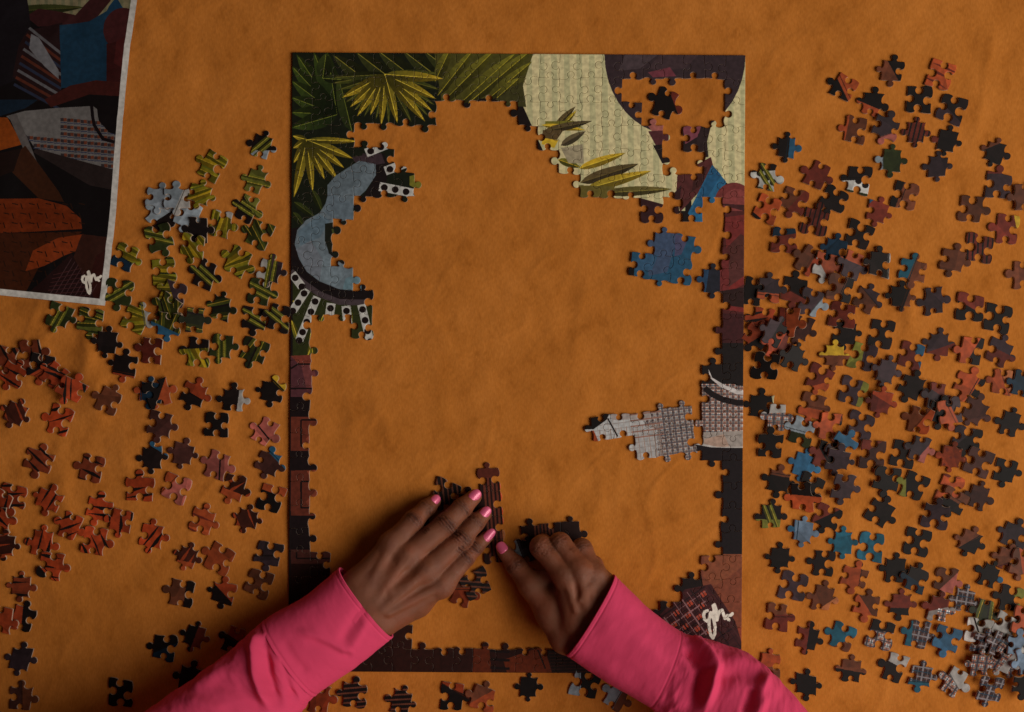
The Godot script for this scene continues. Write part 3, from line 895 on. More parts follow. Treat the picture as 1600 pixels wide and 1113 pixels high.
	loose(1513.2, 601.4, 20, "1010", "org|blk:30:8", "two-knob orange piece with black end by right photo border, level with plaid top")
	loose(1566.1, 597.3, 8, "0001", "org|peach:-20:2", "one-knob orange piece with peach end by right photo border, level with plaid top")
	loose(1595.2, 599.7, 10, "0101", "dkblu", "two-knob navy piece by right photo border, level with plaid top")
	loose(1462.0, 620.1, 10, "0101", "pur|mar:-60:4", "two-knob dark purple-grey piece with maroon end by right photo border, level with plaid top")
	loose(1469.9, 645.7, 15, "1010", "blk", "two-knob black piece by right photo border, level with plaid patch")
	loose(1482.5, 643.0, -10, "0010", "pur|org:150:1", "one-knob dark purple-grey piece with orange end by right photo border, level with plaid patch")
	loose(1521.8, 643.0, 28, "1110", "purb", "three-knob plum brown piece by right photo border, level with plaid patch")
	loose(1578.1, 660.1, 18, "1101", "blk", "three-knob black piece by right photo border, level with plaid patch")
	loose(1190.7, 635.5, 8, "1001", "blk|cream:-10:12", "two-knob black piece with cream end near puzzle's right edge, level with plaid top")
	loose(1212.9, 651.9, 4, "0101", "plaid|lgrey:-90:4", "two-knob grey plaid piece with pale grey end near puzzle's right edge, level with plaid patch")
	loose(1252.2, 674.7, 22, "0001", "dkgrn|grey:-75:1", "one-knob dark green piece with blue-grey end near puzzle's right edge, level with plaid patch")
	loose(1296.5, 666.2, 10, "0001", "org|blk:15:13", "one-knob orange piece with black end in mid right scatter, level with plaid patch")
	loose(1344.3, 664.5, 15, "0000", "pur", "no-knob dark purple-grey piece in mid right scatter, level with plaid patch")
	loose(1436.5, 655.3, 15, "0001", "brn|org:40:1", "one-knob brown piece with orange end by right photo border, level with plaid patch")
	loose(1509.8, 685.0, 15, "0010", "pur|blk:50:1", "one-knob dark purple-grey piece with black end by right photo border, level with plaid patch")
	loose(1201.0, 696.9, 4, "1000", "blk", "one-knob black piece near puzzle's right edge, level with plaid patch")
	loose(1255.6, 726.6, 20, "1111", "blu", "four-knob blue piece near puzzle's right edge, below plaid patch")
	loose(1290.4, 708.9, 20, "0101", "blk|mar:150:2", "two-knob black piece with maroon end in mid right scatter, below plaid patch")
	loose(1311.9, 697.6, 30, "1000", "pur|blu:-60:4", "one-knob dark purple-grey piece with blue end in mid right scatter, level with plaid patch")
	loose(1306.8, 717.4, 8, "1110", "pur", "three-knob dark purple-grey piece in mid right scatter, below plaid patch")
	loose(1361.4, 709.9, 6, "0000", "purb|mar:-120:8", "no-knob plum brown piece with maroon end in mid right scatter, below plaid patch")
	loose(1410.9, 708.9, 12, "0000", "blk", "no-knob black piece in mid right scatter, below plaid patch")
	loose(1437.1, 700.3, 18, "0101", "pur|pink:45:8", "two-knob dark purple-grey piece with dusky pink end by right photo border, below plaid patch")
	loose(1484.2, 714.0, 10, "1111", "red tex", "four-knob mottled brick-red piece by right photo border, below plaid patch")
	loose(1526.9, 722.5, 20, "0000", "purb", "no-knob plum brown piece by right photo border, below plaid patch")
	loose(1569.6, 736.2, 12, "0110", "blk", "two-knob black piece by right photo border, below plaid patch")
	loose(1216.3, 751.5, 12, "1111", "blk|brn:-80:11", "four-knob black piece with brown end near puzzle's right edge, below plaid patch")
	loose(1383.5, 746.4, 10, "0010", "blk", "one-knob black piece in mid right scatter, below plaid patch")
	loose(1314.3, 760.1, 12, "0110", "pur", "two-knob dark purple-grey piece in mid right scatter, above brown corner")
	loose(1265.8, 762.5, 18, "0000", "blk", "no-knob black piece near puzzle's right edge, above brown corner")
	loose(1428.9, 759.0, 20, "0001", "blk|green:180:13", "one-knob black piece with olive green end in mid right scatter, below plaid patch")
	loose(1484.2, 764.5, 18, "0000", "org tigl", "no-knob dark-streaked orange piece by right photo border, above brown corner")
	loose(1526.9, 777.1, 15, "1101", "purb", "three-knob plum brown piece by right photo border, above brown corner")
	loose(1252.9, 776.5, 0, "0101", "org|blk:-90:4", "two-knob orange piece with black end near puzzle's right edge, above brown corner")
	loose(1488.7, 781.6, 25, "0010", "blk|brn:-60:4", "one-knob black piece with brown end by right photo border, above brown corner")
	loose(1204.8, 807.5, 0, "1101", "blk|green:90:6 leafline", "three-knob yellow-veined black piece with olive green end near puzzle's right edge, above brown corner")
	loose(1292.5, 806.4, 20, "0010", "blk|mar:-110:1", "one-knob black piece with maroon end in mid right scatter, above brown corner")
	loose(1256.4, 830.5, 6, "1111", "slate|blu:185:11", "four-knob slate blue piece with blue end near puzzle's right edge, level with hands")
	loose(1373.4, 803.0, 30, "1100", "blk", "two-knob black piece in mid right scatter, above brown corner")
	loose(1459.5, 806.4, 10, "1000", "pur", "one-knob dark purple-grey piece by right photo border, above brown corner")
	loose(1316.6, 848.8, 5, "1111", "teal", "four-knob teal blue piece in mid right scatter, level with hands")
	loose(1359.7, 854.6, 10, "0000", "teal", "no-knob teal blue piece in mid right scatter, level with hands")
	loose(1431.9, 847.0, 15, "0000", "blk", "no-knob black piece by right photo border, level with hands")
	loose(1514.6, 847.7, 25, "1111", "brn|blk:60:-2", "four-knob brown piece with black end by right photo border, level with hands")
	loose(1583.4, 836.7, 18, "1001", "pur", "two-knob dark purple-grey piece by right photo border, level with hands")
	loose(1216.8, 871.8, 5, "1111", "blk", "four-knob black piece near puzzle's right edge, level with brown corner")
	loose(1285.6, 880.4, 10, "0001", "blk", "one-knob black piece in mid right scatter, level with brown corner")
	loose(1335.6, 901.1, 15, "1010", "org|brn:10:8", "two-knob orange piece with brown end in mid right scatter, level with brown corner")
	loose(1396.8, 890.8, 10, "1101", "blk", "three-knob black piece in mid right scatter, level with brown corner")
	loose(1430.2, 905.6, 15, "1001", "dkblu|blk:-60:2", "two-knob navy piece with black end by right photo border, level with brown corner")
	loose(1476.7, 905.6, 10, "0110", "brn|pink:50:2", "two-knob brown piece with dusky pink end by right photo border, level with brown corner")
	loose(1543.8, 899.4, 24, "1101", "blk|blu:25:12", "three-knob black piece with blue end by right photo border, level with brown corner")
	loose(1573.1, 874.6, 20, "1001", "brn|mar:70:4", "two-knob brown piece with maroon end by right photo border, level with brown corner")
	loose(1593.0, 878.7, 15, "0010", "brn|org:-10:1", "one-knob brown piece with orange end by right photo border, level with brown corner")
	loose(1239.2, 916.6, 15, "0000", "pur", "no-knob dark purple-grey piece near puzzle's right edge, level with brown corner")
	loose(1283.9, 933.8, 14, "1101", "brn|peach:55:12", "three-knob brown piece with peach end in mid right scatter, level with white signature")
	loose(1354.5, 945.8, 12, "1010", "brn|org:150:1", "two-knob brown piece with orange end in mid right scatter, level with white signature")
	loose(1405.4, 944.1, 8, "1111", "blk|mar:-90:-2", "four-knob black piece with maroon end in mid right scatter, level with white signature")
	loose(1464.6, 949.3, 12, "1101", "mar|plaid:80:3", "three-knob maroon piece with grey plaid end by right photo border, level with white signature")
	loose(1507.7, 938.3, 10, "1101", "plaidd", "three-knob dark plaid piece by right photo border, level with white signature")
	loose(1535.2, 956.5, 15, "0101", "leafd", "two-knob dark leaf-print piece by right photo border, level with white signature")
	loose(1578.2, 933.8, 15, "0001", "blk|green:-20:5", "one-knob black piece with olive green end by right photo border, level with white signature")
	loose(1213.4, 963.0, 4, "0100", "brn|mar:90:0", "one-knob brown piece with maroon end near puzzle's right edge, level with white signature")
	loose(1261.5, 997.5, 12, "1110", "blk|mar:190:4", "three-knob black piece with maroon end near puzzle's right edge, level with white signature")
	loose(1314.9, 994.4, 20, "0001", "teal|brn:70:8", "one-knob teal blue piece with brown end in mid right scatter, level with white signature")
	loose(1375.1, 990.6, 14, "0000", "plaid|blk:-80:5", "no-knob grey plaid piece with black end in mid right scatter, level with white signature")
	loose(1433.7, 990.6, 12, "0101", "plaidd|teal:190:8", "two-knob dark plaid piece with teal blue end by right photo border, level with white signature")
	loose(1478.4, 998.5, 18, "0010", "blu", "one-knob blue piece by right photo border, level with white signature")
	loose(1529.0, 983.0, 8, "0000", "lgrey line", "no-knob black-lined pale grey piece by right photo border, level with white signature")
	loose(1567.9, 975.1, 30, "0010", "lgrey", "one-knob pale grey piece by right photo border, level with white signature")
	loose(1593.0, 967.5, 15, "0100", "org", "one-knob orange piece by right photo border, level with white signature")
	loose(1535.9, 1005.4, 12, "1010", "plaidd", "two-knob dark plaid piece by right photo border, below white signature, leftmost")
	loose(1559.3, 1005.4, 25, "0101", "plaidd", "two-knob dark plaid piece by right photo border, below white signature, rightmost")
	loose(1578.2, 1034.6, -10, "0101", "plaid", "two-knob grey plaid piece by right photo border, below white signature")
	loose(1527.6, 1035.7, 5, "1101", "plaid", "three-knob grey plaid piece by right photo border, below white signature")
	loose(1562.8, 1026.7, 30, "0110", "plaid|lgrey:40:0", "two-knob grey plaid piece with pale grey end by right photo border, below white signature, rightmost")
	loose(1587.9, 1007.1, 10, "1010", "slate|lgrey:40:5", "two-knob slate blue piece with pale grey end by right photo border, below white signature")
	loose(1596.5, 1026.7, -15, "0101", "slate", "two-knob slate blue piece by right photo border, below white signature")
	loose(1201.3, 1039.8, 8, "1001", "brn|org:-90:3", "two-knob brown piece with orange end near puzzle's right edge, below white signature")
	loose(1258.1, 1069.1, 5, "1111", "blk", "four-knob black piece near puzzle's right edge, below white signature")
	loose(1328.0, 1047.4, 8, "1101", "brn|blk:100:-3", "three-knob brown piece with black end in mid right scatter, below white signature")
	loose(1397.5, 1042.6, 20, "0001", "blk|lgrey:-60:5", "one-knob black piece with pale grey end in mid right scatter, below white signature")
	loose(1438.8, 1055.3, 10, "1110", "plaidd|teal:95:10", "three-knob dark plaid piece with teal blue end by right photo border, below white signature")
	loose(1488.7, 1064.6, 35, "0101", "plaid|lgrey:-30:1", "two-knob grey plaid piece with pale grey end by right photo border, below white signature, leftmost")
	loose(1542.1, 1074.2, 14, "0010", "plaidd", "one-knob dark plaid piece by right photo border, below white signature")
	loose(1595.5, 1065.6, 5, "1010", "blk", "two-knob black piece by right photo border, below white signature")

# ---------------------------------------------------------------- the artwork of the puzzle

func paint_art(b: Brush) -> void:
	var z := func(x: float, y: float) -> Vector2: return Vector2(440 + x / 3.71, 60 + y / 3.71)
	b.poly([400, 40, 1230, 40, 1230, 1100, 400, 1100], seen(19, 13, 14))
	b.poly([440, 70, 700, 70, 700, 320, 440, 360], seen(17, 20, 12))
	# far fronds behind the left border
	var dg := seen(26, 32, 14)
	var mg := seen(44, 52, 20)
	var vein := seen(92, 98, 36)
	for a in [[92, 100, 46], [190, 85, 40], [268, 85, 40], [62, 165, 44], [62, 250, 44], [60, 345, 42], [60, 432, 40], [64, 520, 44]]:
		var p: Vector2 = z.call(a[0], a[1])
		b.leaf(527, 180, p.x, p.y, a[2] * 0.62, seen(18, 26, 11), seen(46, 58, 20), vein)
	for a in [[240, 235, 260, 90, 24], [410, 545, 330, 215, 26], [240, 235, 395, 245, 14]]:
		var p: Vector2 = z.call(a[0], a[1])
		var q: Vector2 = z.call(a[2], a[3])
		b.leaf(p.x, p.y, q.x, q.y, a[4], dg, mg, vein)
	for a in [[300, 100], [435, 85], [560, 75], [705, 75], [825, 75]]:
		var p: Vector2 = z.call(a[0] + 250, a[1] + 190)
		var q: Vector2 = z.call(a[0], a[1])
		b.leaf(p.x, p.y, q.x, q.y, 26, seen(24, 28, 13), seen(44, 46, 20), seen(120, 112, 40))
	# the striped cream wall
	var wall := [838, 76, 818, 90, 803, 116, 810, 150, 812, 196, 850, 240, 880, 280, 908, 330, 1032, 332, 1066, 296, 1108, 270, 1134, 286, 1190, 330, 1190, 76]
	b.poly(wall, seen(160, 151, 116))
	for k in 20:
		var x := 802.0 + k * 19.6
		b.poly([x, 76, x + 8.6, 76, x + 9.6, 116, x + 13, 330, x + 3.4, 330, x + 0.6, 116], seen(141, 138, 106))
	b.poly([838, 76, 818, 90, 803, 116, 812, 118, 824, 96, 846, 76], seen(112, 108, 90))
	b.poly([780, 330, 780, 160, 814, 160, 850, 240, 880, 290, 900, 340], seen(20, 14, 14))
	# broad olive fronds at the top
	b.poly([678, 78, 835, 78, 812, 150, 690, 160], seen(56, 54, 22))
	for a in [[680, 128, 705, 74, 18], [684, 150, 742, 76, 17], [690, 162, 776, 76, 22], [716, 165, 806, 84, 22], [732, 162, 836, 74, 20], [760, 158, 830, 98, 18], [776, 154, 812, 122, 15]]:
		b.leaf(a[0], a[1], a[2], a[3], a[4], seen(52, 50, 18), seen(100, 96, 30), seen(134, 122, 36))
	b.poly([774, 156, 816, 128, 822, 168, 790, 166], seen(46, 44, 22))
	# bright fronds
	var gold := seen(142, 118, 28)
	var ol := seen(70, 66, 20)
	var bright := seen(176, 152, 52)
	for a in [[300, 262, 8], [335, 300, 8], [376, 372, 8], [420, 424, 7], [480, 455, 7], [548, 470, 7], [622, 500, 7], [752, 486, 8], [852, 454, 8], [884, 388, 8], [915, 300, 8], [905, 205, 8], [300, 230, 8]]:
		var q: Vector2 = z.call(a[0], a[1])
		b.leaf(602, 117, q.x, q.y, a[2] * 1.6, seen(26, 31, 12), seen(58, 60, 22), seen(84, 82, 32))
	for a in [[355, 345, 12], [400, 400, 11], [440, 452, 11], [516, 446, 10], [578, 506, 10], [672, 492, 11], [830, 482, 12], [872, 424, 11], [892, 352, 12], [935, 238, 13]]:
		var q: Vector2 = z.call(a[0], a[1])
		b.leaf(602, 117, q.x, q.y, a[2] * 1.3, ol, gold, bright)
	for a in [[68, 568, 7], [68, 640, 8], [72, 724, 9], [74, 920, 11], [182, 890, 10], [250, 818, 10], [328, 822, 11], [362, 752, 11], [412, 698, 11], [440, 600, 8]]:
		var q: Vector2 = z.call(a[0], a[1])
		b.leaf(480, 219, q.x, q.y, a[2] * 1.3, ol, gold, bright)
	for a in [[75, 950, 200, 1040], [180, 880, 240, 1010], [70, 1010, 130, 1090]]:
		var p: Vector2 = z.call(a[0], a[1])
		var q: Vector2 = z.call(a[2], a[3])
		b.leaf(p.x, p.y, q.x, q.y, 11, seen(40, 46, 18), seen(28, 34, 14), seen(60, 62, 24))
	# leaves over the wall
	var yl := seen(158, 130, 34)
	b.leaf(866, 200, 898, 168, 11, seen(74, 62, 36), seen(66, 56, 36), seen(90, 76, 40))
	b.leaf(880, 196, 900, 174, 7, ol, yl, bright)
	b.poly([852, 190, 896, 190, 910, 200, 852, 200], seen(88, 84, 30))
	b.leaf(846, 196, 914, 204, 9, yl, yl, bright)
	b.leaf(848, 206, 924, 190, 12, seen(70, 58, 34), seen(58, 50, 36), seen(80, 70, 40))
	b.poly([848, 204, 880, 204, 868, 222, 846, 220], seen(66, 52, 32))
	b.leaf(876, 228, 914, 206, 13, seen(72, 62, 44), seen(80, 72, 50), seen(60, 50, 40))
	b.poly([848, 216, 872, 220, 866, 232, 846, 226], yl)
	b.leaf(872, 250, 906, 262, 12, seen(90, 86, 30), seen(70, 70, 24), yl)
	b.poly([876, 232, 910, 226, 912, 256, 888, 256], seen(120, 112, 92))
	b.leaf(904, 264, 976, 240, 14, yl, gold, bright)
	b.leaf(906, 286, 996, 257, 19, seen(70, 58, 34), seen(62, 52, 32), seen(84, 72, 36))
	b.leaf(914, 296, 1016, 268, 17, seen(110, 96, 30), yl, bright)
	b.leaf(940, 302, 1048, 296, 15, seen(66, 60, 30), seen(84, 74, 38), seen(110, 100, 44))
	b.poly([904, 290, 960, 292, 956, 316, 900, 316], seen(76, 68, 30))
	# the dark head at the top right
	b.disc(1054, 86, 110, 126, seen(40, 30, 34))
	b.poly([980, 76, 1040, 76, 1000, 108, 966, 112], seen(54, 44, 48))
	b.poly([1040, 76, 1100, 76, 1070, 108, 1010, 110], seen(47, 35, 39))
	b.poly([1012, 114, 1046, 106, 1056, 120, 1020, 122], seen(82, 40, 48))
	b.poly([1008, 192, 1022, 186, 1044, 196, 1040, 210, 1018, 206], seen(120, 70, 66))
	b.poly([1012, 206, 1044, 204, 1044, 226, 1024, 228], seen(60, 30, 34))
	b.poly([1020, 228, 1050, 224, 1046, 254, 1034, 256], seen(26, 18, 20))
	b.poly([1080, 184, 1112, 190, 1104, 222, 1106, 246, 1060, 248, 1064, 200], seen(30, 21, 23))
	b.poly([1066, 200, 1098, 186, 1090, 214, 1070, 226], seen(92, 48, 58))
	b.poly([1090, 210, 1104, 196, 1104, 222, 1100, 240, 1086, 232], seen(34, 24, 26))
	# collar, shoulder and blue stripe
	b.poly([1058, 268, 1066, 256, 1080, 262, 1110, 246, 1114, 262, 1092, 300, 1062, 332, 1056, 300], seen(62, 30, 30))
	b.poly([1086, 262, 1104, 262, 1096, 290, 1080, 300], seen(44, 22, 22))
	b.poly([1000, 310, 1036, 320, 1064, 290, 1056, 360, 1000, 360], seen(38, 20, 22))
	b.poly([1112, 258, 1134, 285, 1106, 352, 1090, 352, 1074, 334], seen(30, 74, 104))
	b.poly([1112, 258, 1126, 274, 1092, 330, 1080, 332], seen(26, 63, 92))
	b.disc(1146, 316, 30, 30, seen(84, 37, 36))
	b.disc(1150, 322, 24, 26, seen(98, 46, 45))
	b.poly([1118, 330, 1180, 330, 1180, 560, 1118, 560], seen(60, 26, 26))
	b.poly([1118, 318, 1180, 322, 1180, 336, 1160, 330], seen(48, 24, 26))
	b.poly([1130, 340, 1180, 334, 1180, 378, 1156, 366, 1134, 388], seen(84, 31, 30))
	b.poly([1140, 384, 1156, 366, 1180, 380, 1180, 400, 1140, 420], seen(58, 30, 28))
	b.poly([1124, 420, 1180, 396, 1180, 424, 1128, 456], seen(64, 34, 32))
	b.poly([1128, 456, 1180, 418, 1180, 434, 1134, 460], seen(90, 31, 29))
	b.poly([1124, 404, 1138, 404, 1138, 458, 1124, 462], seen(80, 31, 31))
	b.poly([1070, 400, 1124, 400, 1124, 470, 1070, 470], seen(24, 26, 34))
	b.poly([1070, 400, 1110, 400, 1100, 470, 1070, 470], seen(28, 48, 70))
	b.poly([1120, 456, 1180, 446, 1180, 482, 1120, 476], seen(32, 18, 18))
	b.poly([1126, 476, 1180, 484, 1180, 490, 1128, 484], seen(90, 31, 31))
	b.poly([1120, 490, 1180, 490, 1180, 540, 1120, 540], seen(46, 20, 22))
	b.poly([1080, 536, 1180, 536, 1180, 620, 1080, 620], seen(20, 15, 16))
	# checked cloth with its dark curved band
	plaid(b, 1084, 600, 1180, 716, seen(104, 98, 96), seen(114, 70, 54), seen(62, 56, 60), seen(156, 152, 150), 9.0)
	b.poly([1084, 676, 1180, 672, 1180, 716, 1084, 716], seen(118, 112, 108))
	b.poly([1100, 686, 1130, 678, 1140, 700, 1098, 700], seen(130, 110, 100))
	b.poly([1084, 690, 1120, 698, 1180, 697, 1180, 720, 1084, 720], seen(140, 136, 134))
	b.poly([1084, 694, 1112, 699, 1180, 700, 1180, 870, 1084, 870], seen(19, 14, 17))
	b.poly([1084, 536, 1180, 536, 1180, 606, 1150, 602, 1128, 592, 1108, 576, 1084, 592], seen(20, 15, 16))
	b.poly([1106, 576, 1112, 590, 1132, 602, 1156, 610, 1180, 610, 1180, 618, 1150, 616, 1124, 604, 1108, 590], seen(150, 146, 146))
	b.line([1100, 606, 1112, 616, 1128, 624, 1150, 629, 1180, 630], 9.0, seen(19, 14, 16))
	# grey figure with its black outline and dotted strips on the left
	b.line([590, 244, 597, 262, 592, 290, 574, 318, 558, 330], 22.0, seen(18, 13, 14))
	b.line([566, 246, 590, 250], 12.0, seen(40, 30, 34))
	b.poly([550, 246, 596, 240, 602, 256, 560, 262], seen(44, 34, 38))
	b.poly([561, 252, 587, 257, 588, 274, 572, 298, 553, 316, 552, 343, 518, 354, 510, 375, 514, 396, 534, 412, 563, 420, 565, 456, 530, 452, 500, 440, 480, 425, 468, 405, 461, 382, 465, 360, 478, 345, 500, 333, 512, 314, 512, 290, 525, 275], seen(78, 89, 97))
	b.poly([561, 252, 574, 254, 560, 290, 536, 300, 520, 318, 512, 314, 512, 290, 525, 275], seen(70, 80, 87))
	b.poly([514, 300, 552, 318, 552, 343, 528, 348, 506, 330], seen(73, 84, 94))
	b.poly([466, 362, 500, 336, 516, 344, 500, 372, 470, 384], seen(70, 85, 96))
	b.poly([463, 390, 486, 376, 506, 408, 500, 438, 480, 424], seen(84, 90, 99))
	b.poly([506, 400, 532, 412, 540, 430, 524, 448, 500, 438], seen(87, 99, 108))
	b.poly([540, 436, 565, 424, 565, 456, 536, 452], seen(75, 96, 106))
	b.poly([508, 350, 553, 343, 560, 400, 534, 410, 514, 394, 508, 376], seen(20, 21, 16))
	b.line([520, 358, 526, 392], 3.0, seen(52, 56, 26))
	b.poly([458, 420, 480, 444, 520, 466, 600, 476, 600, 560, 458, 560], seen(32, 36, 16))
	b.line([455, 404, 476, 430, 500, 448, 532, 459, 612, 462], 12.0, seen(17, 12, 14))
	b.line([455, 424, 474, 442, 500, 460, 530, 472, 612, 474], 9.0, seen(52, 44, 48))
	for a in [[470, 478, 458, 470], [506, 492, 486, 540], [468, 536, 456, 500], [548, 482, 546, 520], [500, 500, 480, 560], [590, 480, 600, 500], [490, 560, 486, 520]]:
		b.leaf(a[0], a[1], a[2], a[3], 9, seen(60, 62, 20), seen(124, 110, 28), bright)
	var white := seen(142, 142, 140)
	var ink := seen(18, 11, 11)
	for a in [[480, 452, 458, 486, 13], [496, 464, 468, 532, 13], [518, 474, 513, 508, 14], [541, 478, 544, 508, 14], [565, 476, 582, 548, 13], [457, 428, 472, 448, 13], [572, 240, 616, 222, 14], [602, 268, 634, 256, 14], [593, 292, 664, 306, 14]]:
		var p := Vector2(a[0], a[1])
		var q := Vector2(a[2], a[3])
		b.line([p.x, p.y, q.x, q.y], a[4], white)
		var m := int(p.distance_to(q) / 16.5) + 1
		for k in m:
			var c := p.move_toward(q, 8.0 + k * 17.2)
			b.disc(c.x, c.y, 5.3, 5.1, ink)
	b.poly([640, 276, 662, 270, 658, 300, 640, 290], seen(88, 86, 30))
	b.line([583, 520, 606, 519], 3.0, seen(110, 104, 28))
	# brick column on the left border
	b.poly([455, 556, 520, 553, 520, 878, 455, 878], seen(18, 11, 12))
	b.poly([455, 556, 520, 553, 520, 620, 455, 620], seen(62, 34, 38))
	b.poly([468, 556, 486, 555, 498, 604, 480, 610], seen(84, 44, 44))
	b.poly([455, 556, 520, 553, 520, 564, 468, 570], seen(90, 42, 34))
	b.line([455, 576, 466, 569, 520, 569], 2.6, ink)
	b.line([455, 607, 520, 607], 2.6, ink)
	b.poly([455, 651, 520, 651, 520, 704, 455, 704], seen(76, 34, 24))
	b.poly([478, 686, 510, 652, 520, 652, 520, 666, 488, 698], seen(98, 47, 34))
	b.line([520, 656, 471, 656, 471, 697, 520, 697], 2.6, ink)
	b.poly([455, 735, 520, 733, 520, 805, 455, 805], seen(70, 31, 22))
	b.poly([480, 736, 494, 734, 504, 752, 490, 752], seen(104, 50, 34))
	b.poly([478, 784, 506, 752, 520, 752, 520, 768, 490, 798], seen(92, 43, 30))
	b.line([520, 752, 471, 752, 471, 793, 520, 793], 2.6, ink)
	# dark lower left and bottom rows
	b.poly([455, 858, 700, 858, 700, 1060, 455, 1060], seen(26, 11, 9))
	b.poly([455, 858, 530, 858, 530, 880, 455, 880], seen(52, 26, 22))
	b.line([464, 862, 464, 872, 540, 872], 2.4, ink)
	b.poly([470, 900, 560, 890, 600, 1000, 480, 1020], seen(34, 14, 10))
	b.poly([600, 980, 680, 960, 690, 1050, 620, 1050], seen(31, 13, 10))
	b.poly([690, 1000, 1060, 1000, 1060, 1060, 690, 1060], seen(30, 13, 11))
	b.poly([740, 1012, 764, 1008, 768, 1050, 738, 1050], seen(66, 26, 13))
	b.poly([786, 1030, 850, 1008, 862, 1050, 792, 1050], seen(72, 28, 13))
	for k in 3: b.line([766, 1016 + k * 13, 796, 1018 + k * 13], 4.0, ink)
	b.line([840, 1014, 852, 1044], 2.0, ink)
	b.poly([850, 1004, 1040, 1000, 1040, 1060, 866, 1060], seen(20, 11, 10))
	for k in 9: b.line([858, 1010 + k * 5, 1040, 1004 + k * 5], 1.0, seen(44, 22, 18))
	# brown facets, checked cloth and the signature at the lower right
	b.poly([1090, 865, 1190, 865, 1190, 1060, 1030, 1060, 1100, 930], seen(86, 46, 34))
	b.poly([1100, 865, 1180, 865, 1150, 892, 1120, 920, 1098, 900], seen(96, 53, 36))
	b.poly([1150, 892, 1190, 868, 1190, 940, 1168, 930], seen(84, 44, 32))
	b.poly([1112, 918, 1150, 892, 1190, 936, 1190, 980, 1150, 990], seen(92, 48, 34))
	b.poly([1130, 1000, 1190, 950, 1190, 1060, 1150, 1060], seen(84, 36, 27))
	b.poly([1140, 990, 1190, 950, 1190, 980, 1158, 1010], seen(102, 46, 32))
	b.poly([1150, 990, 1176, 1040, 1150, 1060, 1110, 1060], seen(66, 26, 22))
	var cut_in := PackedVector2Array([Vector2(1110, 912), Vector2(1148, 970), Vector2(1160, 1010), Vector2(1130, 1060), Vector2(1020, 1060), Vector2(1030, 960), Vector2(1070, 920)])
	b.pts(cut_in, seen(44, 20, 22))
	var d := Vector2(0.57, 0.82)
	var n := Vector2(0.82, -0.57)
	for k in 9:
		for j in 9:
			var c := Vector2(1062, 948) + d * (k * 13.0) + n * (j * 13.0 - 40.0)
			if not Geometry2D.is_point_in_polygon(c + (d + n) * 4.0, cut_in) or c.x > 1118.0 or (k + j) % 2: continue
			b.pts(PackedVector2Array([c, c + d * 8.0, c + d * 8.0 + n * 8.0, c + n * 8.0]), seen(128, 50, 34) if c.x < 1104.0 else seen(52, 24, 24))
	for k in range(-6, 14):
		for s in 2:
			var o := Vector2(1090, 985) + (d if s else n) * (k * 6.5 - 12.0)
			var e := (n if s else d) * 60.0
			for q in 10:
				var p0 := o - e + e * 0.2 * q
				var p1 := p0 + e * 0.2
				if Geometry2D.is_point_in_polygon(p0, cut_in) and Geometry2D.is_point_in_polygon(p1, cut_in):
					b.line([p0.x, p0.y, p1.x, p1.y], 2.2 if k % 3 == 0 else 0.9, seen(26, 13, 17) if k % 2 == 0 else seen(104, 76, 78) if p0.x < 1100.0 else seen(50, 26, 27))
	signature(b, Transform2D(0, Vector2(1.0 / 5.857, 1.0 / 5.857), 0, Vector2(1040, 850)), 4.9)

func signature(b: Brush, t: Transform2D, w: float) -> void:
	var ink := seen(176, 168, 160)
	for s in [[[378, 606], [352, 616], [343, 650], [352, 684], [374, 702], [392, 690], [398, 650], [408, 622]], [[404, 630], [392, 700], [396, 770], [410, 830], [428, 856], [444, 820], [448, 750], [436, 690], [420, 650], [440, 600], [440, 556]], [[442, 550], [458, 600], [466, 690], [474, 650], [490, 610], [512, 600], [526, 640], [538, 676], [560, 650], [590, 648], [606, 632]], [[560, 676], [574, 690]], [[430, 560], [450, 640], [460, 690]]]:
		var a := []
		for p in s:
			var q := t * Vector2(p[0], p[1])
			a.append_array([q.x, q.y])
			b.disc(q.x, q.y, w * 0.5, w * 0.5, ink)
		b.line(a, w, ink)

# ---------------------------------------------------------------- the printed guide at the top left

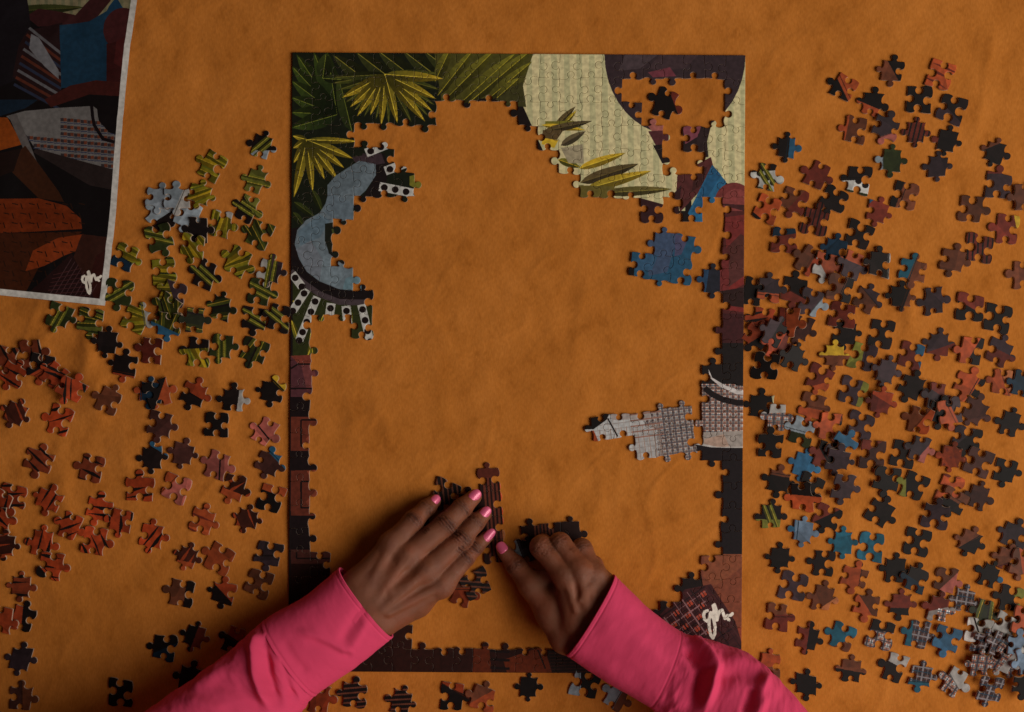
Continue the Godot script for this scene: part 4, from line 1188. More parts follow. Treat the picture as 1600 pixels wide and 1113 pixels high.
func build_reference_print() -> void:
	# print's own axes: a to the left of its right edge, v up from its bottom edge, both in photograph pixels
	var w := 300.0
	var h := 640.0
	var turn := Transform2D(0.1, Vector2(165, 478))       # its lower right corner on the photograph
	var im := Image.create(int(w * 2.0), int(h * 2.0), false, Image.FORMAT_RGB8)
	var full := Rect2i(0, 0, im.get_width(), im.get_height())
	var b := brush(im, Transform2D(0, Vector2(2, 2), 0, Vector2(w * 2.0, h * 2.0)) * turn.affine_inverse(), full)
	b.poly([-400, -400, 400, -400, 400, 600, -400, 600], seen(152, 150, 148))
	b.clip = Rect2i(24, 24, full.size.x - 24 - 19, full.size.y - 24 - 20)
	b.poly([-400, -400, 400, -400, 400, 600, -400, 600], seen(17, 13, 15))
	b.poly([30, -200, 260, -200, 260, 26, 30, 26], seen(148, 142, 108))
	for k in 16: b.poly([30 + k * 13, -200, 35 + k * 13, -200, 36 + k * 13, 26, 31 + k * 13, 26], seen(128, 130, 100))
	b.leaf(10, 18, 130, 12, 16, seen(50, 58, 26), seen(70, 78, 34), seen(90, 94, 44))
	b.poly([40, 26, 60, 14, 90, 18, 118, 24, 140, 0, 150, -60, 178, -40, 172, 2, 150, 30, 120, 40, 60, 42], seen(62, 28, 30))
	b.poly([-60, -100, 36, -60, 48, 40, 40, 120, -60, 160], seen(22, 20, 26))
	b.poly([45, 48, 98, 36, 96, 150, 60, 158, 20, 120, 30, 70], seen(40, 22, 24))
	for k in 9:
		var y := 44.0 + k * 11
		b.line([46 - k * 3.0, y, 96, y + 40], 4.4, [seen(110, 112, 118), seen(96, 48, 34), seen(46, 54, 78)][k % 3])
	b.poly([50, 54, 62, 60, 92, 110, 92, 124, 70, 104, 46, 76], seen(128, 132, 140))
	b.poly([181, -4, 192, 14, 170, 36, 170, 132, 96, 138, 94, 40, 140, 34, 166, 18], seen(24, 60, 88))
	b.poly([181, -4, 192, 14, 174, 30, 160, 34, 170, 10], seen(26, 66, 96))
	b.disc(192, 46, 30, 33, seen(74, 32, 34))
	b.poly([168, 70, 206, 60, 204, 140, 168, 136], seen(62, 22, 22))
	b.poly([184, 66, 206, 50, 202, 110, 180, 100], seen(80, 28, 28))
	b.poly([70, 156, 110, 134, 150, 126, 204, 130, 204, 152, 140, 148, 80, 168], seen(72, 28, 24))
	b.poly([-60, 156, 60, 156, 40, 170, 0, 182, -60, 186], seen(20, 40, 58))
	var cloth := PackedVector2Array([Vector2(10, 182), Vector2(40, 174), Vector2(90, 169), Vector2(146, 166), Vector2(200, 206), Vector2(200, 262), Vector2(186, 269), Vector2(120, 250), Vector2(56, 234), Vector2(38, 206)])
	b.pts(cloth, seen(126, 126, 126))
	for k in 15:
		for j in 8:
			var c := Vector2(42 + k * 10.6, 180 + j * 11 + k * 1.0)
			if Geometry2D.is_point_in_polygon(c + Vector2(4, 4), cloth) and not (c.x < 90.0 and c.y < 208.0):
				b.poly([c.x, c.y, c.x + 5, c.y, c.x + 5, c.y + 5, c.x, c.y + 5], seen(60, 52, 58))
				b.poly([c.x + 5, c.y, c.x + 10, c.y, c.x + 10, c.y + 5, c.x + 5, c.y + 5], seen(122, 66, 46))
				b.line([c.x, c.y + 7, c.x + 10, c.y + 7], 1.4, seen(56, 66, 96))
	b.poly([56, 232, 120, 250, 186, 268, 190, 300, 140, 290, 52, 238], seen(46, 36, 36))
	b.poly([152, 166, 200, 166, 200, 216, 172, 208, 156, 190], seen(18, 14, 16))
	b.line([144, 166, 148, 196, 162, 218, 200, 228], 5.0, seen(20, 14, 18))
	b.poly([-60, 182, 12, 184, 36, 226, -60, 252], seen(160, 76, 22))
	b.poly([14, 182, 26, 178, 44, 218, 66, 274, 60, 278, 40, 240], seen(108, 106, 106))
	b.poly([24, 242, 40, 228, 92, 300, 100, 316, 60, 310, 20, 270], seen(66, 34, 18))
	b.poly([-60, 254, 34, 232, 22, 268, -60, 300], seen(32, 18, 16))
	b.poly([-60, 312, 60, 310, 104, 322, 126, 342, 128, 358, 60, 362, -60, 368], seen(128, 50, 17))
	b.poly([-60, 322, 90, 326, 118, 346, 60, 350, -60, 352], seen(120, 46, 14))
	b.poly([-60, 366, 60, 364, 128, 362, 100, 390, 60, 420, 34, 470, -60, 470], seen(72, 32, 14))
	b.poly([40, 424, 52, 392, 92, 372, 130, 366, 140, 384, 100, 400, 70, 416], seen(150, 62, 22))
	for k in 12:
		for j in 9:
			var c := Vector2(-20 + k * 13, 318 + j * 15)
			if c.x + c.y * 0.35 < 250.0: b.line([c.x, c.y, c.x + (9 if (k + j) % 2 else 3), c.y + (2 if (k + j) % 2 else 9)], 1.6, seen(46, 22, 12))
	b.poly([128, 366, 176, 372, 168, 470, 120, 470, 108, 420], seen(62, 32, 24))
	b.poly([150, 400, 180, 380, 170, 470, 130, 470], seen(58, 22, 18))
	b.poly([30, 470, 66, 440, 112, 396, 134, 440, 150, 470, 20, 475], seen(40, 17, 18))
	for k in 9:
		b.line([70 + k * 8, 476, 112 + k * 5, 404 + k * 5], 1.0, seen(88, 60, 66))
		b.line([84 - k * 2, 430 + k * 6, 124 + k * 3, 420 + k * 7], 1.0, seen(84, 44, 46))
	signature(b, Transform2D(-0.1, Vector2(1.0 / 8.9, 1.0 / 8.9), 0, Vector2(83, 368)), 4.0)
	for y in im.get_height():       # the sheet is printed darker than the pieces
		for x in im.get_width():
			var c := im.get_pixel(x, y)
			im.set_pixel(x, y, Color(c.r * 0.62, c.g * 0.6, c.b * 0.6) if c.r < 0.72 or c.b < 0.72 else c)
	add_grain(im, 0.14, 91)
	im.generate_mipmaps()
	var m := StandardMaterial3D.new()
	m.albedo_texture = ImageTexture.create_from_image(im)
	m.texture_repeat = false
	m.roughness = 0.4
	m.metallic_specular = 0.4
	# the sheet itself, lying on the cloth with faint folds and a lifted right edge
	var st := SurfaceTool.new()
	st.begin(Mesh.PRIMITIVE_TRIANGLES)
	var nu := 60
	var nv := 128
	for side in 2:
		for j in nv + 1:
			for i in nu + 1:
				var a := -w * i / float(nu)
				var v := -h * j / float(nv)
				var p := turn * Vector2(a + exp(a / 60.0) * (3.5 * smoothstep(-380.0, -500.0, v) - 2.0 * sin(v * 0.0125)), v)
				var q := Vector3((p.x - 800.0) * S, 0, (p.y - 556.5) * S)
				var fold := exp(-pow((v + 96.0) / 7.0, 2.0)) + exp(-pow((v + 292.0) / 7.0, 2.0)) + exp(-pow((v + 408.0) / 7.0, 2.0))
				var y := cloth_h(q.x, q.z) + 0.0016 + fold * 0.0011 + 0.0014 * exp(a / 26.0) * (0.6 + 0.5 * sin(v * 0.021)) + lumps.get_noise_2d(q.x * 2.0, q.z * 2.0) * 0.0007
				y += 0.0012 * exp(v / 14.0) * (0.5 + 0.5 * sin(a * 0.06 + 1.0))
				st.set_uv(Vector2(1.0 + a / w, 1.0 + v / h))
				st.set_smooth_group(0)
				st.add_vertex(q + Vector3.UP * (maxf(y, cloth_h(q.x, q.z) + 0.0006) - side * 0.00025))
	var row := nu + 1
	var base := row * (nv + 1)
	for j in nv:
		for i in nu:
			var k := j * row + i
			for e in [k, k + 1, k + row, k + 1, k + row + 1, k + row]: st.add_index(e)
			for e in [k, k + row, k + 1, k + 1, k + row, k + row + 1]: st.add_index(base + e)
	st.generate_normals()
	var o := MeshInstance3D.new()
	o.name = "reference_print"
	o.mesh = st.commit()
	o.material_override = m
	add_child(o)
	tag(o, "white-bordered printed paper guide of the finished picture, bearing a white signature", "printed sheet")


# ---------------------------------------------------------------- the person's hands and sleeves

func mm(a: Variant) -> Vector3:   # [photograph x, y, height in mm] -> world millimetres
	if a is Vector3: return a
	return g2w(a[0], a[1], a[2] / 1000.0) * 1000.0

func swell(f: PackedFloat32Array, n: Vector3i, org: Vector3, cell: float, bones: Array, k: float) -> void:
	# joins tapered capsules [a, b, radius a, radius b] into a distance field with a smooth minimum
	for q in bones:
		var a := mm(q[0])
		var b := mm(q[1])
		var ra: float = q[2]
		var rb: float = q[3]
		var ab := b - a
		var inv := 1.0 / maxf(ab.length_squared(), 0.01)
		var m := maxf(ra, rb) + maxf(7.0, cell * 2.5) + k * 0.5
		var lo := ((a.min(b) - Vector3.ONE * m - org) / cell).floor()
		var hi := ((a.max(b) + Vector3.ONE * m - org) / cell).ceil()
		for z in range(maxi(0, int(lo.z)), mini(n.z, int(hi.z))):
			for y in range(maxi(0, int(lo.y)), mini(n.y, int(hi.y))):
				var i := (z * n.y + y) * n.x
				for x in range(maxi(0, int(lo.x)), mini(n.x, int(hi.x))):
					var p := org + Vector3(x, y, z) * cell - a
					var t := clampf(p.dot(ab) * inv, 0.0, 1.0)
					var d := (p - ab * t).length() - ra - (rb - ra) * t
					var o := f[i + x]
					var h := maxf(k - absf(d - o), 0.0) / k
					f[i + x] = minf(d, o) - h * h * k * 0.25

func hand_mesh(palm: Array, fingers: Array, knuckles: Array, floor_mm: float, skin: Color, cell := 1.3, blend := 6.0) -> ArrayMesh:
	var lo := Vector3.ONE * 1e6
	var hi := Vector3.ONE * -1e6
	for g in [palm] + fingers:
		for q in g:
			for e in 2:
				lo = lo.min(mm(q[e]) - Vector3.ONE * (q[2 + e] + cell * 3.0))
				hi = hi.max(mm(q[e]) + Vector3.ONE * (q[2 + e] + cell * 3.0))
	lo.y = maxf(lo.y, floor_mm - 3.0)
	var n := Vector3i(((hi - lo) / cell).ceil()) + Vector3i.ONE * 2
	var total := n.x * n.y * n.z
	var f := PackedFloat32Array()
	f.resize(total)
	f.fill(60.0)
	for g in fingers:
		var one := PackedFloat32Array()
		one.resize(total)
		one.fill(60.0)
		swell(one, n, lo, cell, g, 4.0)
		for i in total:
			var d := one[i]
			if d < f[i]: f[i] = d
	var p := PackedFloat32Array()
	p.resize(total)
	p.fill(60.0)
	swell(p, n, lo, cell, palm, blend)
	for z in n.z:
		for y in n.y:
			var i0 := (z * n.y + y) * n.x
			var under := floor_mm - (lo.y + y * cell)
			for x in n.x:
				var a := f[i0 + x]
				var b := p[i0 + x]
				if a < 30.0 or b < 30.0:
					var h := maxf(6.0 - absf(a - b), 0.0) / 6.0
					f[i0 + x] = maxf(minf(a, b) - h * h * 1.5, under)
	# surface nets
	var at := PackedInt32Array()
	at.resize(total)
	at.fill(-1)
	var v := PackedVector3Array()
	var corner := [0, 1, n.x, n.x + 1, n.x * n.y, n.x * n.y + 1, n.x * n.y + n.x, n.x * n.y + n.x + 1]
	var cpos := []
	for c in 8: cpos.append(Vector3(c & 1, (c >> 1) & 1, c >> 2))
	var pairs := [[0, 1], [2, 3], [4, 5], [6, 7], [0, 2], [1, 3], [4, 6], [5, 7], [0, 4], [1, 5], [2, 6], [3, 7]]
	for z in n.z - 1:
		for y in n.y - 1:
			var i0 := (z * n.y + y) * n.x
			for x in n.x - 1:
				var i := i0 + x
				if absf(f[i]) > cell * 2.0: continue
				var neg := 0
				for c in 8:
					if f[i + corner[c]] < 0.0: neg += 1
				if neg == 0 or neg == 8: continue
				var s := Vector3.ZERO
				var m := 0
				for e in pairs:
					var a := f[i + corner[e[0]]]
					var b := f[i + corner[e[1]]]
					if (a < 0.0) != (b < 0.0):
						s += (cpos[e[0]] as Vector3).lerp(cpos[e[1]], a / (a - b))
						m += 1
				at[i] = v.size()
				v.append(lo + (Vector3(x, y, z) + s / m) * cell)
	var ix := PackedInt32Array()
	var step := [1, n.x, n.x * n.y]
	for z in range(1, n.z - 1):
		for y in range(1, n.y - 1):
			for x in range(1, n.x - 1):
				var i := (z * n.y + y) * n.x + x
				var a := f[i]
				if absf(a) > cell * 2.0: continue
				for ax in 3:
					var b := f[i + step[ax]]
					if (a < 0.0) == (b < 0.0): continue
					var u: int = step[(ax + 1) % 3]
					var w: int = step[(ax + 2) % 3]
					var q := [at[i - u - w], at[i - w], at[i], at[i - u]]
					if q.min() < 0: continue
					if a < 0.0: ix.append_array([q[0], q[2], q[1], q[0], q[3], q[2]])
					else: ix.append_array([q[0], q[1], q[2], q[0], q[2], q[3]])
	var nn := normals_of(v, ix)
	# creases across the knuckles, and the skin's own darker and redder places
	var col := PackedColorArray()
	var rough := noise(61, 0.16, 3)
	var blotch := noise(62, 0.035, 2)
	var k := []
	for q in knuckles:
		var c := mm(q[0])
		k.append([c, (mm(q[1]) - c).normalized(), q[2], q[3]])
	for i in v.size():
		var dark := 0.0
		var move := rough.get_noise_3dv(v[i]) * 0.2
		for q in k:
			var r: float = q[2]
			var off: Vector3 = v[i] - q[0]
			if off.length_squared() > r * r * 4.0: continue
			var top := clampf((nn[i].y - 0.15) * 1.6, 0.0, 1.0)
			var al := off.dot(q[1])
			var bell := exp(-al * al / (r * r * 0.22)) * top
			var wave := sin(al * 2.2 + rough.get_noise_3dv(off * 0.6) * 5.0)
			move += (wave * 0.75 + 0.3) * bell * q[3]
			dark = maxf(dark, bell * (1.0 - 0.5 * wave) * minf(q[3], 1.0))
		var t := blotch.get_noise_3dv(v[i])
		var c := skin
		c = c.lerp(Color(skin.r * 0.27, skin.g * 0.2, skin.b * 0.22), clampf(dark, 0.0, 0.95))
		c = c.lerp(Color(skin.r * 1.16, skin.g * 1.0, skin.b * 0.95), clampf(t * 1.2, 0.0, 0.6))
		c = c.lerp(skin * 0.78, clampf(-t * 1.2, 0.0, 0.6))
		col.append(Color(c.r, c.g, c.b))
		v[i] += nn[i] * move
	nn = normals_of(v, ix)
	for i in v.size(): v[i] *= 0.001
	var arr := []
	arr.resize(Mesh.ARRAY_MAX)
	arr[Mesh.ARRAY_VERTEX] = v
	arr[Mesh.ARRAY_NORMAL] = nn
	arr[Mesh.ARRAY_COLOR] = col
	arr[Mesh.ARRAY_INDEX] = ix
	var m := ArrayMesh.new()
	m.add_surface_from_arrays(Mesh.PRIMITIVE_TRIANGLES, arr)
	return m

func normals_of(v: PackedVector3Array, ix: PackedInt32Array) -> PackedVector3Array:
	var nn := PackedVector3Array()
	nn.resize(v.size())
	for i in range(0, ix.size(), 3):
		var c := (v[ix[i + 2]] - v[ix[i]]).cross(v[ix[i + 1]] - v[ix[i]])
		for e in 3: nn[ix[i + e]] += c
	for i in nn.size(): nn[i] = nn[i].normalized()
	return nn

func nail(hand: Node3D, at: Array, toward: Array, pitch: float, width: float, length: float, m: Material) -> void:
	# a curved, slightly thick plate: at is its middle, toward a point farther along the finger
	var c := mm(at)
	var dir := mm([toward[0], toward[1], at[2]]) - c
	dir = (dir.normalized() * cos(pitch) + Vector3.DOWN * sin(pitch)).normalized()
	var up := (Vector3.UP - dir * dir.y).normalized()
	var side := dir.cross(up)
	var v := PackedVector3Array()
	var ix := PackedInt32Array()
	var nr := 7
	var na := 28
	v.append(c + up * 0.9)
	for r in range(1, nr + 1):
		for a in na:
			var t := a * TAU / na
			var k := minf(1.0, r / float(nr - 1))
			var e := 0.62 if cos(t) < 0.0 else 0.8
			var x := signf(sin(t)) * pow(absf(sin(t)), e) * k
			var y := signf(cos(t)) * pow(absf(cos(t)), e) * k
			var h := 0.9 - x * x * width * 0.26 - y * y * 0.5 * length * 0.09
			if r == nr: h -= 1.1
			elif r == nr - 1: h -= 0.12
			v.append(c + side * x * width * 0.5 + dir * y * length * 0.5 + up * h)
	for a in na:
		ix.append_array([0, 1 + a, 1 + (a + 1) % na])
		for r in nr - 1:
			var p := 1 + r * na + a
			var q := 1 + r * na + (a + 1) % na
			ix.append_array([p, p + na, q + na, p, q + na, q])
	var nn := normals_of(v, ix)
	if nn[0].dot(up) < 0.0:
		ix.reverse()
		nn = normals_of(v, ix)
	for i in v.size(): v[i] *= 0.001
	var arr := []
	arr.resize(Mesh.ARRAY_MAX)
	arr[Mesh.ARRAY_VERTEX] = v
	arr[Mesh.ARRAY_NORMAL] = nn
	arr[Mesh.ARRAY_INDEX] = ix
	var o := MeshInstance3D.new()
	o.name = "fingernail"
	o.mesh = ArrayMesh.new()
	o.mesh.add_surface_from_arrays(Mesh.PRIMITIVE_TRIANGLES, arr)
	o.material_override = m
	hand.add_child(o, true)

func fold(px: float, py: float, f: Array) -> float:   # f: [points, width, height]: a soft ridge (or, below 0, a furrow) along a line
	var best := 1e9
	var where := 0.0
	var p := Vector2(px, py)
	var pts: Array = f[0]
	var n := pts.size() / 2 - 1
	for i in n:
		var a := Vector2(pts[i * 2], pts[i * 2 + 1])
		var ab := Vector2(pts[i * 2 + 2], pts[i * 2 + 3]) - a
		var t := clampf((p - a).dot(ab) / ab.length_squared(), 0.0, 1.0)
		var d := p.distance_squared_to(a + ab * t)
		if d < best:
			best = d
			where = (i + t) / n
	return f[2] * exp(-best / (f[1] * f[1])) * smoothstep(0.0, 0.25, where + 0.05) * smoothstep(0.0, 0.25, 1.05 - where)

func sleeve_mesh(sec: Array, from: float, to: float, steps: int, grow: float, folds: Array, ruffle: float, seed_: int, cuff: bool) -> ArrayMesh:
	# sec: [left x, y, right x, y, height of the middle, half thickness]; walks along them as a closed cloth tube
	var na := 112
	var rings := []
	var wob := noise(seed_, 1.0, 3)
	var last := sec.size() - 1
	var path := []
	for i in steps + 1:
		path.append([lerpf(from, to, i / float(steps)), 0.0])
	if cuff:      # turned-in edge: the tube comes back inside itself
		var inner := []
		for i in 7: inner.append([from + 0.42 - i * 0.07, -2.0])
		inner.append([from + 0.005, -1.9])
		inner.append([from - 0.015, -1.0])
		path = inner + path
	for e in path:
		var s: float = e[0]
		var i := clampi(floori(s), 0, last - 1)
		var t := s - i
		var q := []
		for c in 6:
			var p0: float = sec[maxi(i - 1, 0)][c]
			var p1: float = sec[i][c]
			var p2: float = sec[i + 1][c]
			var p3: float = sec[mini(i + 2, last)][c]
			q.append(cubic_interpolate(p1, p2, p0, p3, t))
		var l := g2w(q[0], q[1], q[4] / 1000.0)
		var r := g2w(q[2], q[3], q[4] / 1000.0)
		var mid := (l + r) * 0.5
		var half := (r - l) * 0.5
		var hw := half.length()
		var shrink: float = grow + e[1]
		if not cuff: shrink -= 3.0 * smoothstep(0.16, 0.0, s - from)
		for a in na:
			var th := a * TAU / na
			var cx := cos(th)
			var sy := sin(th)
			var x := signf(cx) * pow(absf(cx), 0.88)
			var y := signf(sy) * pow(absf(sy), 0.88)
			var out := Vector3(half.x / hw * cx, sy, half.z / hw * cx)
			var p: Vector3 = mid + half * x + Vector3.UP * y * q[5] / 1000.0 + out * shrink / 1000.0
			var px: float = p.x / S * CAM_H / (CAM_H - p.y) + 800.0
			var py: float = p.z / S * CAM_H / (CAM_H - p.y) + 556.5
			var d := wob.get_noise_3d(s * 2.2, cx * 1.6 + s * 0.9, sy * 1.6) * ruffle + wob.get_noise_3d(s * 7.0 + 30.0, cx * 2.2, sy * 2.2) * ruffle * 0.22
			if e[1] == 0.0:
				var free := 1.0 if cuff else smoothstep(0.12, 0.5, s - from)
				for f in folds: d += fold(px, py, f) * 1.6 * free * clampf(sy * 2.0 + 0.6, 0.0, 1.0)
			if cuff: # stitched lines near the free edge and near the seam
				d -= 0.55 * exp(-pow((s - from - 0.13) / 0.022, 2.0)) + 0.5 * exp(-pow((to - s - 0.07) / 0.022, 2.0)) + 0.12 * sin(th * 34.0) * exp(-pow((s - from - 0.07) / 0.08, 2.0))
			else:    # little gathers where the sleeve runs into the cuff
				d += 0.9 * sin(th * 13.0 + sin(th * 3.0) * 2.0) * smoothstep(0.5, 0.05, s - from)
			p += out * d / 1000.0
			p.y = maxf(p.y, 0.0032 + 0.0006 * absf(sy))
			rings.append(p)
	var v := PackedVector3Array(rings)
	var ix := PackedInt32Array()
	for i in path.size() - 1:
		for a in na:
			var p := i * na + a
			var q := i * na + (a + 1) % na
			ix.append_array([p, q, p + na, q, q + na, p + na])
	var nn := normals_of(v, ix)
	var probe := (path.size() - 6) * na + na / 4
	if nn[probe].y < 0.0:
		ix.reverse()
		nn = normals_of(v, ix)
	var arr := []
	arr.resize(Mesh.ARRAY_MAX)
	arr[Mesh.ARRAY_VERTEX] = v
	arr[Mesh.ARRAY_NORMAL] = nn
	arr[Mesh.ARRAY_INDEX] = ix
	var m := ArrayMesh.new()
	m.add_surface_from_arrays(Mesh.PRIMITIVE_TRIANGLES, arr)
	return m

func part(parent: Node3D, called: String, mesh: Mesh, m: Material) -> MeshInstance3D:
	var o := MeshInstance3D.new()
	o.name = called
	o.mesh = mesh
	o.material_override = m
	parent.add_child(o, true)
	return o

func build_person() -> void:
	var skin_m := StandardMaterial3D.new()
	skin_m.vertex_color_use_as_albedo = true
	skin_m.roughness = 0.43
	skin_m.metallic_specular = 0.45
	skin_m.subsurf_scatter_enabled = true
	skin_m.subsurf_scatter_strength = 0.06
	skin_m.normal_enabled = true
	skin_m.normal_texture = noise_normal(71, 0.12, 512, 7.0)
	skin_m.normal_scale = 0.95
	skin_m.uv1_triplanar = true
	skin_m.uv1_scale = Vector3.ONE * 26.0
	var polish := StandardMaterial3D.new()
	polish.albedo_color = seen(190, 76, 108)
	polish.roughness = 0.34
	polish.metallic = 0.15
	polish.clearcoat_enabled = true
	polish.clearcoat = 0.6
	polish.clearcoat_roughness = 0.12
	polish.normal_enabled = true
	polish.normal_texture = noise_normal(72, 0.3, 256, 4.0)
	polish.normal_scale = 0.3
	polish.uv1_triplanar = true
	polish.uv1_scale = Vector3.ONE * 60.0
	var pink := StandardMaterial3D.new()
	pink.albedo_color = seen(162, 49, 79)
	pink.roughness = 0.85
	pink.metallic_specular = 0.25
	pink.rim_enabled = true
	pink.rim = 0.18
	pink.normal_enabled = true
	pink.normal_texture = noise_normal(73, 0.16, 512, 5.0)
	pink.normal_scale = 0.3
	pink.uv1_triplanar = true
	pink.uv1_scale = Vector3.ONE * 14.0
	var skin := Color(0.235, 0.08, 0.041)
	var root := Node3D.new()
	root.name = "person"
	add_child(root)
	root.position = Vector3(0, 0, 0.4)
	tag(root, "person in a bright pink long-sleeved shirt fitting pieces, with glossy pink fingernails", "person")
	var holder := func(o: Node3D) -> void: o.position = Vector3(0, 0, -0.4)

	# the hand on the left: flat, fingers pointing away and to the right
	var ma := [612, 851, 27]
	var mb := [636, 869, 29]
	var mc := [666, 891, 29]
	var md := [690, 914, 25]
	var pa := [646, 814, 25]
	var pb := [696, 820, 25]
	var pc := [722, 842, 24]
	var pd := [727, 872, 22]
	var da := [667, 794, 16]
	var db := [722, 794, 17]
	var dc := [743, 817, 16]
	var dd := [743, 855, 16]
	var wa := [563, 913, 30]
	var wb := [573, 930, 34]
	var wc := [584, 950, 34]
	var wd := [593, 969, 29]
	var palm := [[wa, ma, 16.5, 10.6], [wb, mb, 17, 11.4], [wc, mc, 17, 11.4], [wd, md, 17, 10.8], [ma, ma, 11.8, 11.8], [mb, mb, 12.7, 12.7], [mc, mc, 12.9, 12.9], [md, md, 12.2, 12.2], [[600, 885, 22], [655, 925, 22], 13, 13], [[622, 862, 20], [672, 900, 20], 12, 12], [[638, 868, 39.5], [588, 938, 48], 3.2, 3.0], [[668, 890, 39.8], [598, 952, 48.5], 3.2, 3.0], [[612, 852, 37], [574, 920, 45], 2.8, 2.8], [[690, 914, 35], [608, 958, 46], 3.0, 3.0], [[650, 905, 38], [612, 925, 45], 1.8, 2.0], [[602, 963, 23], [652, 943, 19], 18, 14], [wa, [483, 976, 33], 16.5, 18], [wb, [493, 993, 36], 17, 18], [wc, [504, 1013, 36], 17, 18], [wd, [513, 1032, 33], 16.5, 18], [[640, 890, 17], [600, 930, 20], 15, 17]]
	var fingers := [[[ma, pa, 11.6, 9.9], [pa, da, 9.9, 8.4], [da, [679, 783, 10], 8.4, 6.6]], [[mb, pb, 12.6, 11.0], [pb, db, 11.0, 9.5], [db, [741, 776.5, 10.5], 9.5, 7.6]], [[mc, pc, 12.6, 10.3], [pc, dc, 10.3, 8.8], [dc, [757, 803.5, 10.5], 8.8, 7.2]], [[md, pd, 11.6, 9.0], [pd, dd, 9.0, 7.8], [dd, [761, 839, 10], 7.8, 6.4]], [[[652, 943, 19], [686, 916, 13], 12.5, 10], [[686, 916, 13], [704, 897, 10.5], 10, 7.5]]]
	var kn := [[pa, da, 10.5, 1.0], [pb, db, 11.5, 1.25], [pc, dc, 11.0, 1.25], [pd, dd, 9.5, 1.0], [da, pa, 8, 0.5], [db, pb, 9, 0.7], [dc, pc, 8.5, 0.7], [dd, pd, 7.5, 0.9], [mc, pc, 12.0, 0.2], [md, pd, 11.0, 0.2]]
	var h1 := part(root, "hand", hand_mesh(palm, fingers, kn, 3.4, skin), skin_m)
	holder.call(h1)
	nail(h1, [681.5, 780, 16.8], [694, 768], 0.6, 9.2, 9.6, polish)
	nail(h1, [742.6, 774.2, 18.5], [758, 761], 0.3, 10.8, 13.0, polish)
	nail(h1, [758.6, 801.0, 18.1], [771, 788], 0.3, 10.2, 13.0, polish)
	nail(h1, [764, 837, 16.6], [777, 824], 0.24, 9.2, 16.0, polish)

	# the hand on the right: thumb pressing a piece down, fingers curled
	wa = [941, 924, 42]
	wb = [922, 948, 46]
	wc = [903, 972, 45]
	wd = [885, 996, 38]
	var mi := [884, 900, 49]
	var mm_ := [907, 893, 51]
	var mr := [928, 899, 46]
	var mp := [943, 913, 37]
	var th := [832, 916, 24]
	palm = [[wc, mi, 17, 10.4], [wb, mm_, 17, 10.4], [wa, mr, 16, 9.8], [wa, mp, 15.5, 9.2], [mi, mi, 11.6, 11.6], [mm_, mm_, 11.8, 11.8], [mr, mr, 11, 11], [mp, mp, 10, 10], [[928, 905, 56], [926, 930, 61], 2.6, 2.2], [[908, 900, 61], [915, 945, 63], 2.8, 2.4], [[886, 906, 59], [900, 955, 62], 2.8, 2.4], [[921, 918, 61], [908, 938, 63], 1.8, 1.8], [wd, [862, 960, 33], 16, 15.5], [[866, 962, 34], th, 15.5, 12.6], [[836, 908, 22], [872, 896, 34], 8.5, 8.5], [[870, 940, 32], [900, 920, 34], 14, 14], [wa, [996, 984, 48], 16, 16], [wb, [988, 996, 50], 17, 17], [wc, [980, 1008, 49], 17, 17], [wd, [968, 1026, 46], 16, 16]]
	fingers = [[[mi, [846, 855, 37], 11.6, 11.0], [[846, 855, 37], [848, 850, 17], 11.0, 9.2], [[848, 850, 17], [856, 866, 10.5], 9.2, 7.6]], [[mm_, [875, 850, 37], 11.6, 10.7], [[875, 850, 37], [876, 848, 17], 10.7, 9.0], [[876, 848, 17], [882, 862, 10.5], 9.0, 7.6]], [[mr, [909, 858, 33], 10.8, 10.0], [[909, 858, 33], [908, 857, 16], 10.0, 8.6], [[908, 857, 16], [910, 868, 10], 8.6, 7.0]], [[mp, [928, 883, 20], 9.6, 8.6], [[928, 883, 20], [918, 876, 11.5], 8.6, 7.4]], [[th, [806, 884, 15], 12.6, 9.7], [[806, 884, 15], [786, 860, 10.5], 9.7, 7.0]]]
	kn = [[[846, 855, 40], mi, 11, 0.6], [[875, 850, 40], mm_, 11, 0.6], [[909, 858, 36], mr, 10, 0.6], [mm_, wb, 12, 0.2], [mr, wa, 12, 0.2], [[806, 884, 18], th, 10, 1.0]]
	var h2 := part(root, "hand", hand_mesh(palm, fingers, kn, 3.4, skin), skin_m)
	holder.call(h2)
	nail(h2, [783.2, 855.6, 17.0], [775, 845], 0.4, 10.8, 11.6, polish)

	# shirt sleeves with buttonless cuffs
	var left := [[531, 888, 614, 994, 33, 27], [476, 934, 560, 1038, 36, 30], [413, 970, 495, 1084, 40, 33], [354, 1022, 470, 1114, 52, 40], [281, 1075, 404, 1192, 72, 46], [190, 1136, 330, 1270, 100, 50], [90, 1210, 250, 1350, 135, 52]]
	var right := [[959, 899, 884, 1022, 45, 30], [1014, 953, 948, 1064, 50, 32], [1065, 989, 1016, 1104, 54, 34], [1117, 1003, 1058, 1142, 60, 40], [1180, 1030, 1112, 1194, 70, 45], [1236, 1082, 1164, 1264, 84, 48], [1300, 1160, 1220, 1350, 100, 50]]
	var lf := [[[462, 985, 500, 996, 536, 1014, 556, 1016], 7, 1.5], [[474, 1000, 510, 1010, 534, 1024, 552, 1026], 7, -1.0], [[582, 940, 560, 962, 545, 984, 530, 1008], 9, -1.6], [[575, 968, 562, 990, 548, 1014], 7, 1.2], [[440, 1000, 462, 1034, 480, 1054], 8, -0.9]]
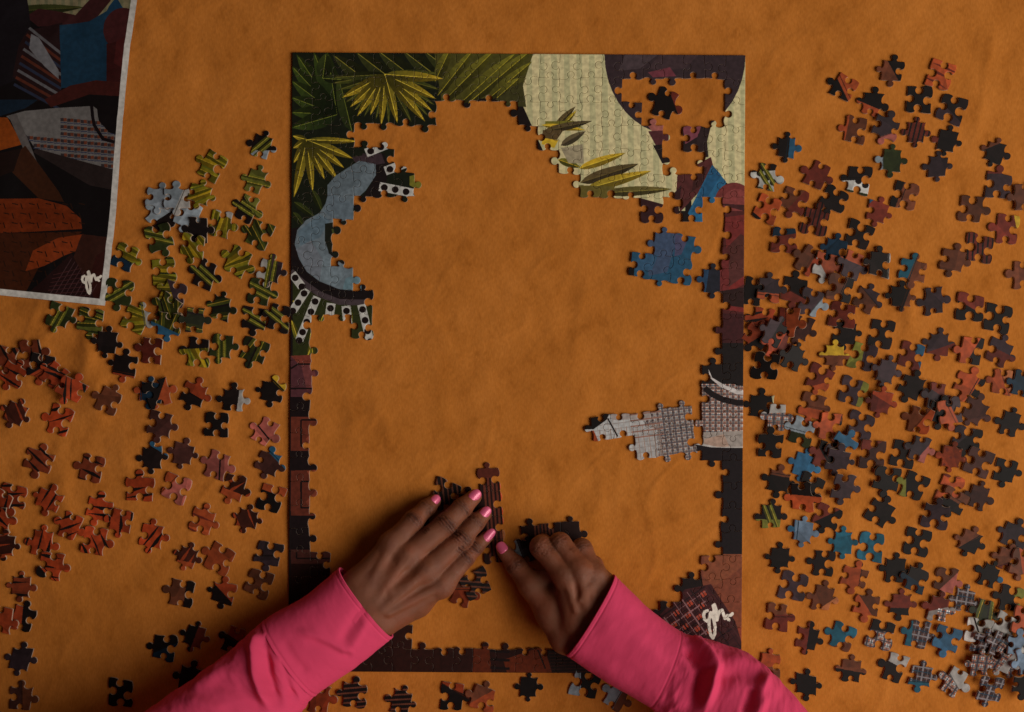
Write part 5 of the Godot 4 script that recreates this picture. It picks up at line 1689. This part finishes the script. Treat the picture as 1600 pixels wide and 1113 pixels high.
	var ls := [[[408, 984, 398, 1014, 400, 1055, 418, 1113], 9, 5.0], [[424, 992, 416, 1020, 419, 1058, 440, 1113], 9, -4.5], [[430, 1004, 462, 1062, 474, 1098], 8, 2.4], [[446, 1030, 452, 1070, 462, 1110], 7, -1.8], [[330, 1060, 380, 1085, 420, 1113], 12, -2.0], [[290, 1090, 340, 1110, 360, 1150], 11, 2.4], [[350, 1040, 300, 1080], 10, 2.0]]
	var rf := [[[930, 975, 985, 992, 1050, 1040], 16, 1.4], [[905, 1010, 960, 1030, 1010, 1075], 16, -0.9], [[985, 950, 1020, 985, 1046, 1030], 12, -0.7]]
	var rs := [[[1072, 992, 1102, 1020, 1119, 1043, 1113, 1066, 1098, 1112], 9, 6.0], [[1066, 1004, 1086, 1026, 1096, 1046, 1092, 1066, 1076, 1112], 10, -6.0], [[1200, 1050, 1186, 1084, 1190, 1096, 1178, 1125], 9, 3.4], [[1176, 1074, 1172, 1092, 1160, 1120], 8, -3.4], [[1110, 1062, 1150, 1052, 1200, 1060], 13, -2.4], [[1130, 1020, 1180, 1046, 1220, 1090], 14, 2.0], [[1040, 1050, 1060, 1110], 9, 1.6]]
	for k in 2:
		var sec: Array = right if k else left
		var s := part(root, "sleeve", sleeve_mesh(sec, 1.86, 5.98, 190, 0.0, rs if k else ls, 1.6, 81 + k, false), pink)
		holder.call(s)
		part(s, "cuff", sleeve_mesh(sec, 0.02, 2.03, 120, 0.9, rf if k else lf, 0.5, 83 + k, true), pink)

	# the rest of the person, behind the near edge of the table: shirt body with the upper arms, head and hair
	var le := g2w(170, 1280, 0.135) * 1000.0
	var re := g2w(1260, 1255, 0.1) * 1000.0
	var body := [[le, Vector3(-185, 330, 655), 52, 66], [re, Vector3(205, 330, 655), 52, 66], [Vector3(-185, 330, 655), Vector3(205, 330, 655), 66, 66], [Vector3(10, 290, 690), Vector3(10, 40, 800), 118, 124], [Vector3(-90, 270, 700), Vector3(-70, 40, 800), 92, 104], [Vector3(110, 270, 700), Vector3(90, 40, 800), 92, 104], [Vector3(10, 40, 800), Vector3(10, -220, 860), 124, 150]]
	holder.call(part(root, "shirt", hand_mesh(body, [], [], -400.0, skin, 11.0, 50.0), pink))
	var skull := [[Vector3(10, 360, 650), Vector3(10, 450, 610), 56, 52], [Vector3(10, 530, 590), Vector3(10, 510, 570), 84, 80], [Vector3(10, 450, 545), Vector3(10, 480, 560), 52, 60], [Vector3(10, 468, 490), Vector3(10, 496, 496), 13, 8], [Vector3(-18, 430, 505), Vector3(38, 430, 505), 11, 11], [Vector3(-72, 500, 590), Vector3(-78, 480, 592), 14, 10], [Vector3(92, 500, 590), Vector3(98, 480, 592), 14, 10]]
	var head := part(root, "head", hand_mesh(skull, [], [], 100.0, skin, 5.0, 14.0), skin_m)
	holder.call(head)
	var hair_m := StandardMaterial3D.new()
	hair_m.albedo_color = Color(0.05, 0.04, 0.04)
	hair_m.roughness = 0.7
	var eye_m := StandardMaterial3D.new()
	eye_m.albedo_color = Color(0.12, 0.07, 0.05)
	eye_m.roughness = 0.2
	part(head, "hair", hand_mesh([[Vector3(10, 560, 606), Vector3(10, 500, 660), 88, 92], [Vector3(-60, 560, 600), Vector3(80, 560, 600), 40, 40]], [], [], 300.0, skin, 6.0, 30.0), hair_m)
	for sx in [-22, 42]: part(head, "eye", hand_mesh([[Vector3(sx - 4, 496, 506), Vector3(sx + 4, 496, 506), 9, 9]], [], [], 300.0, skin, 2.0, 6.0), eye_m)
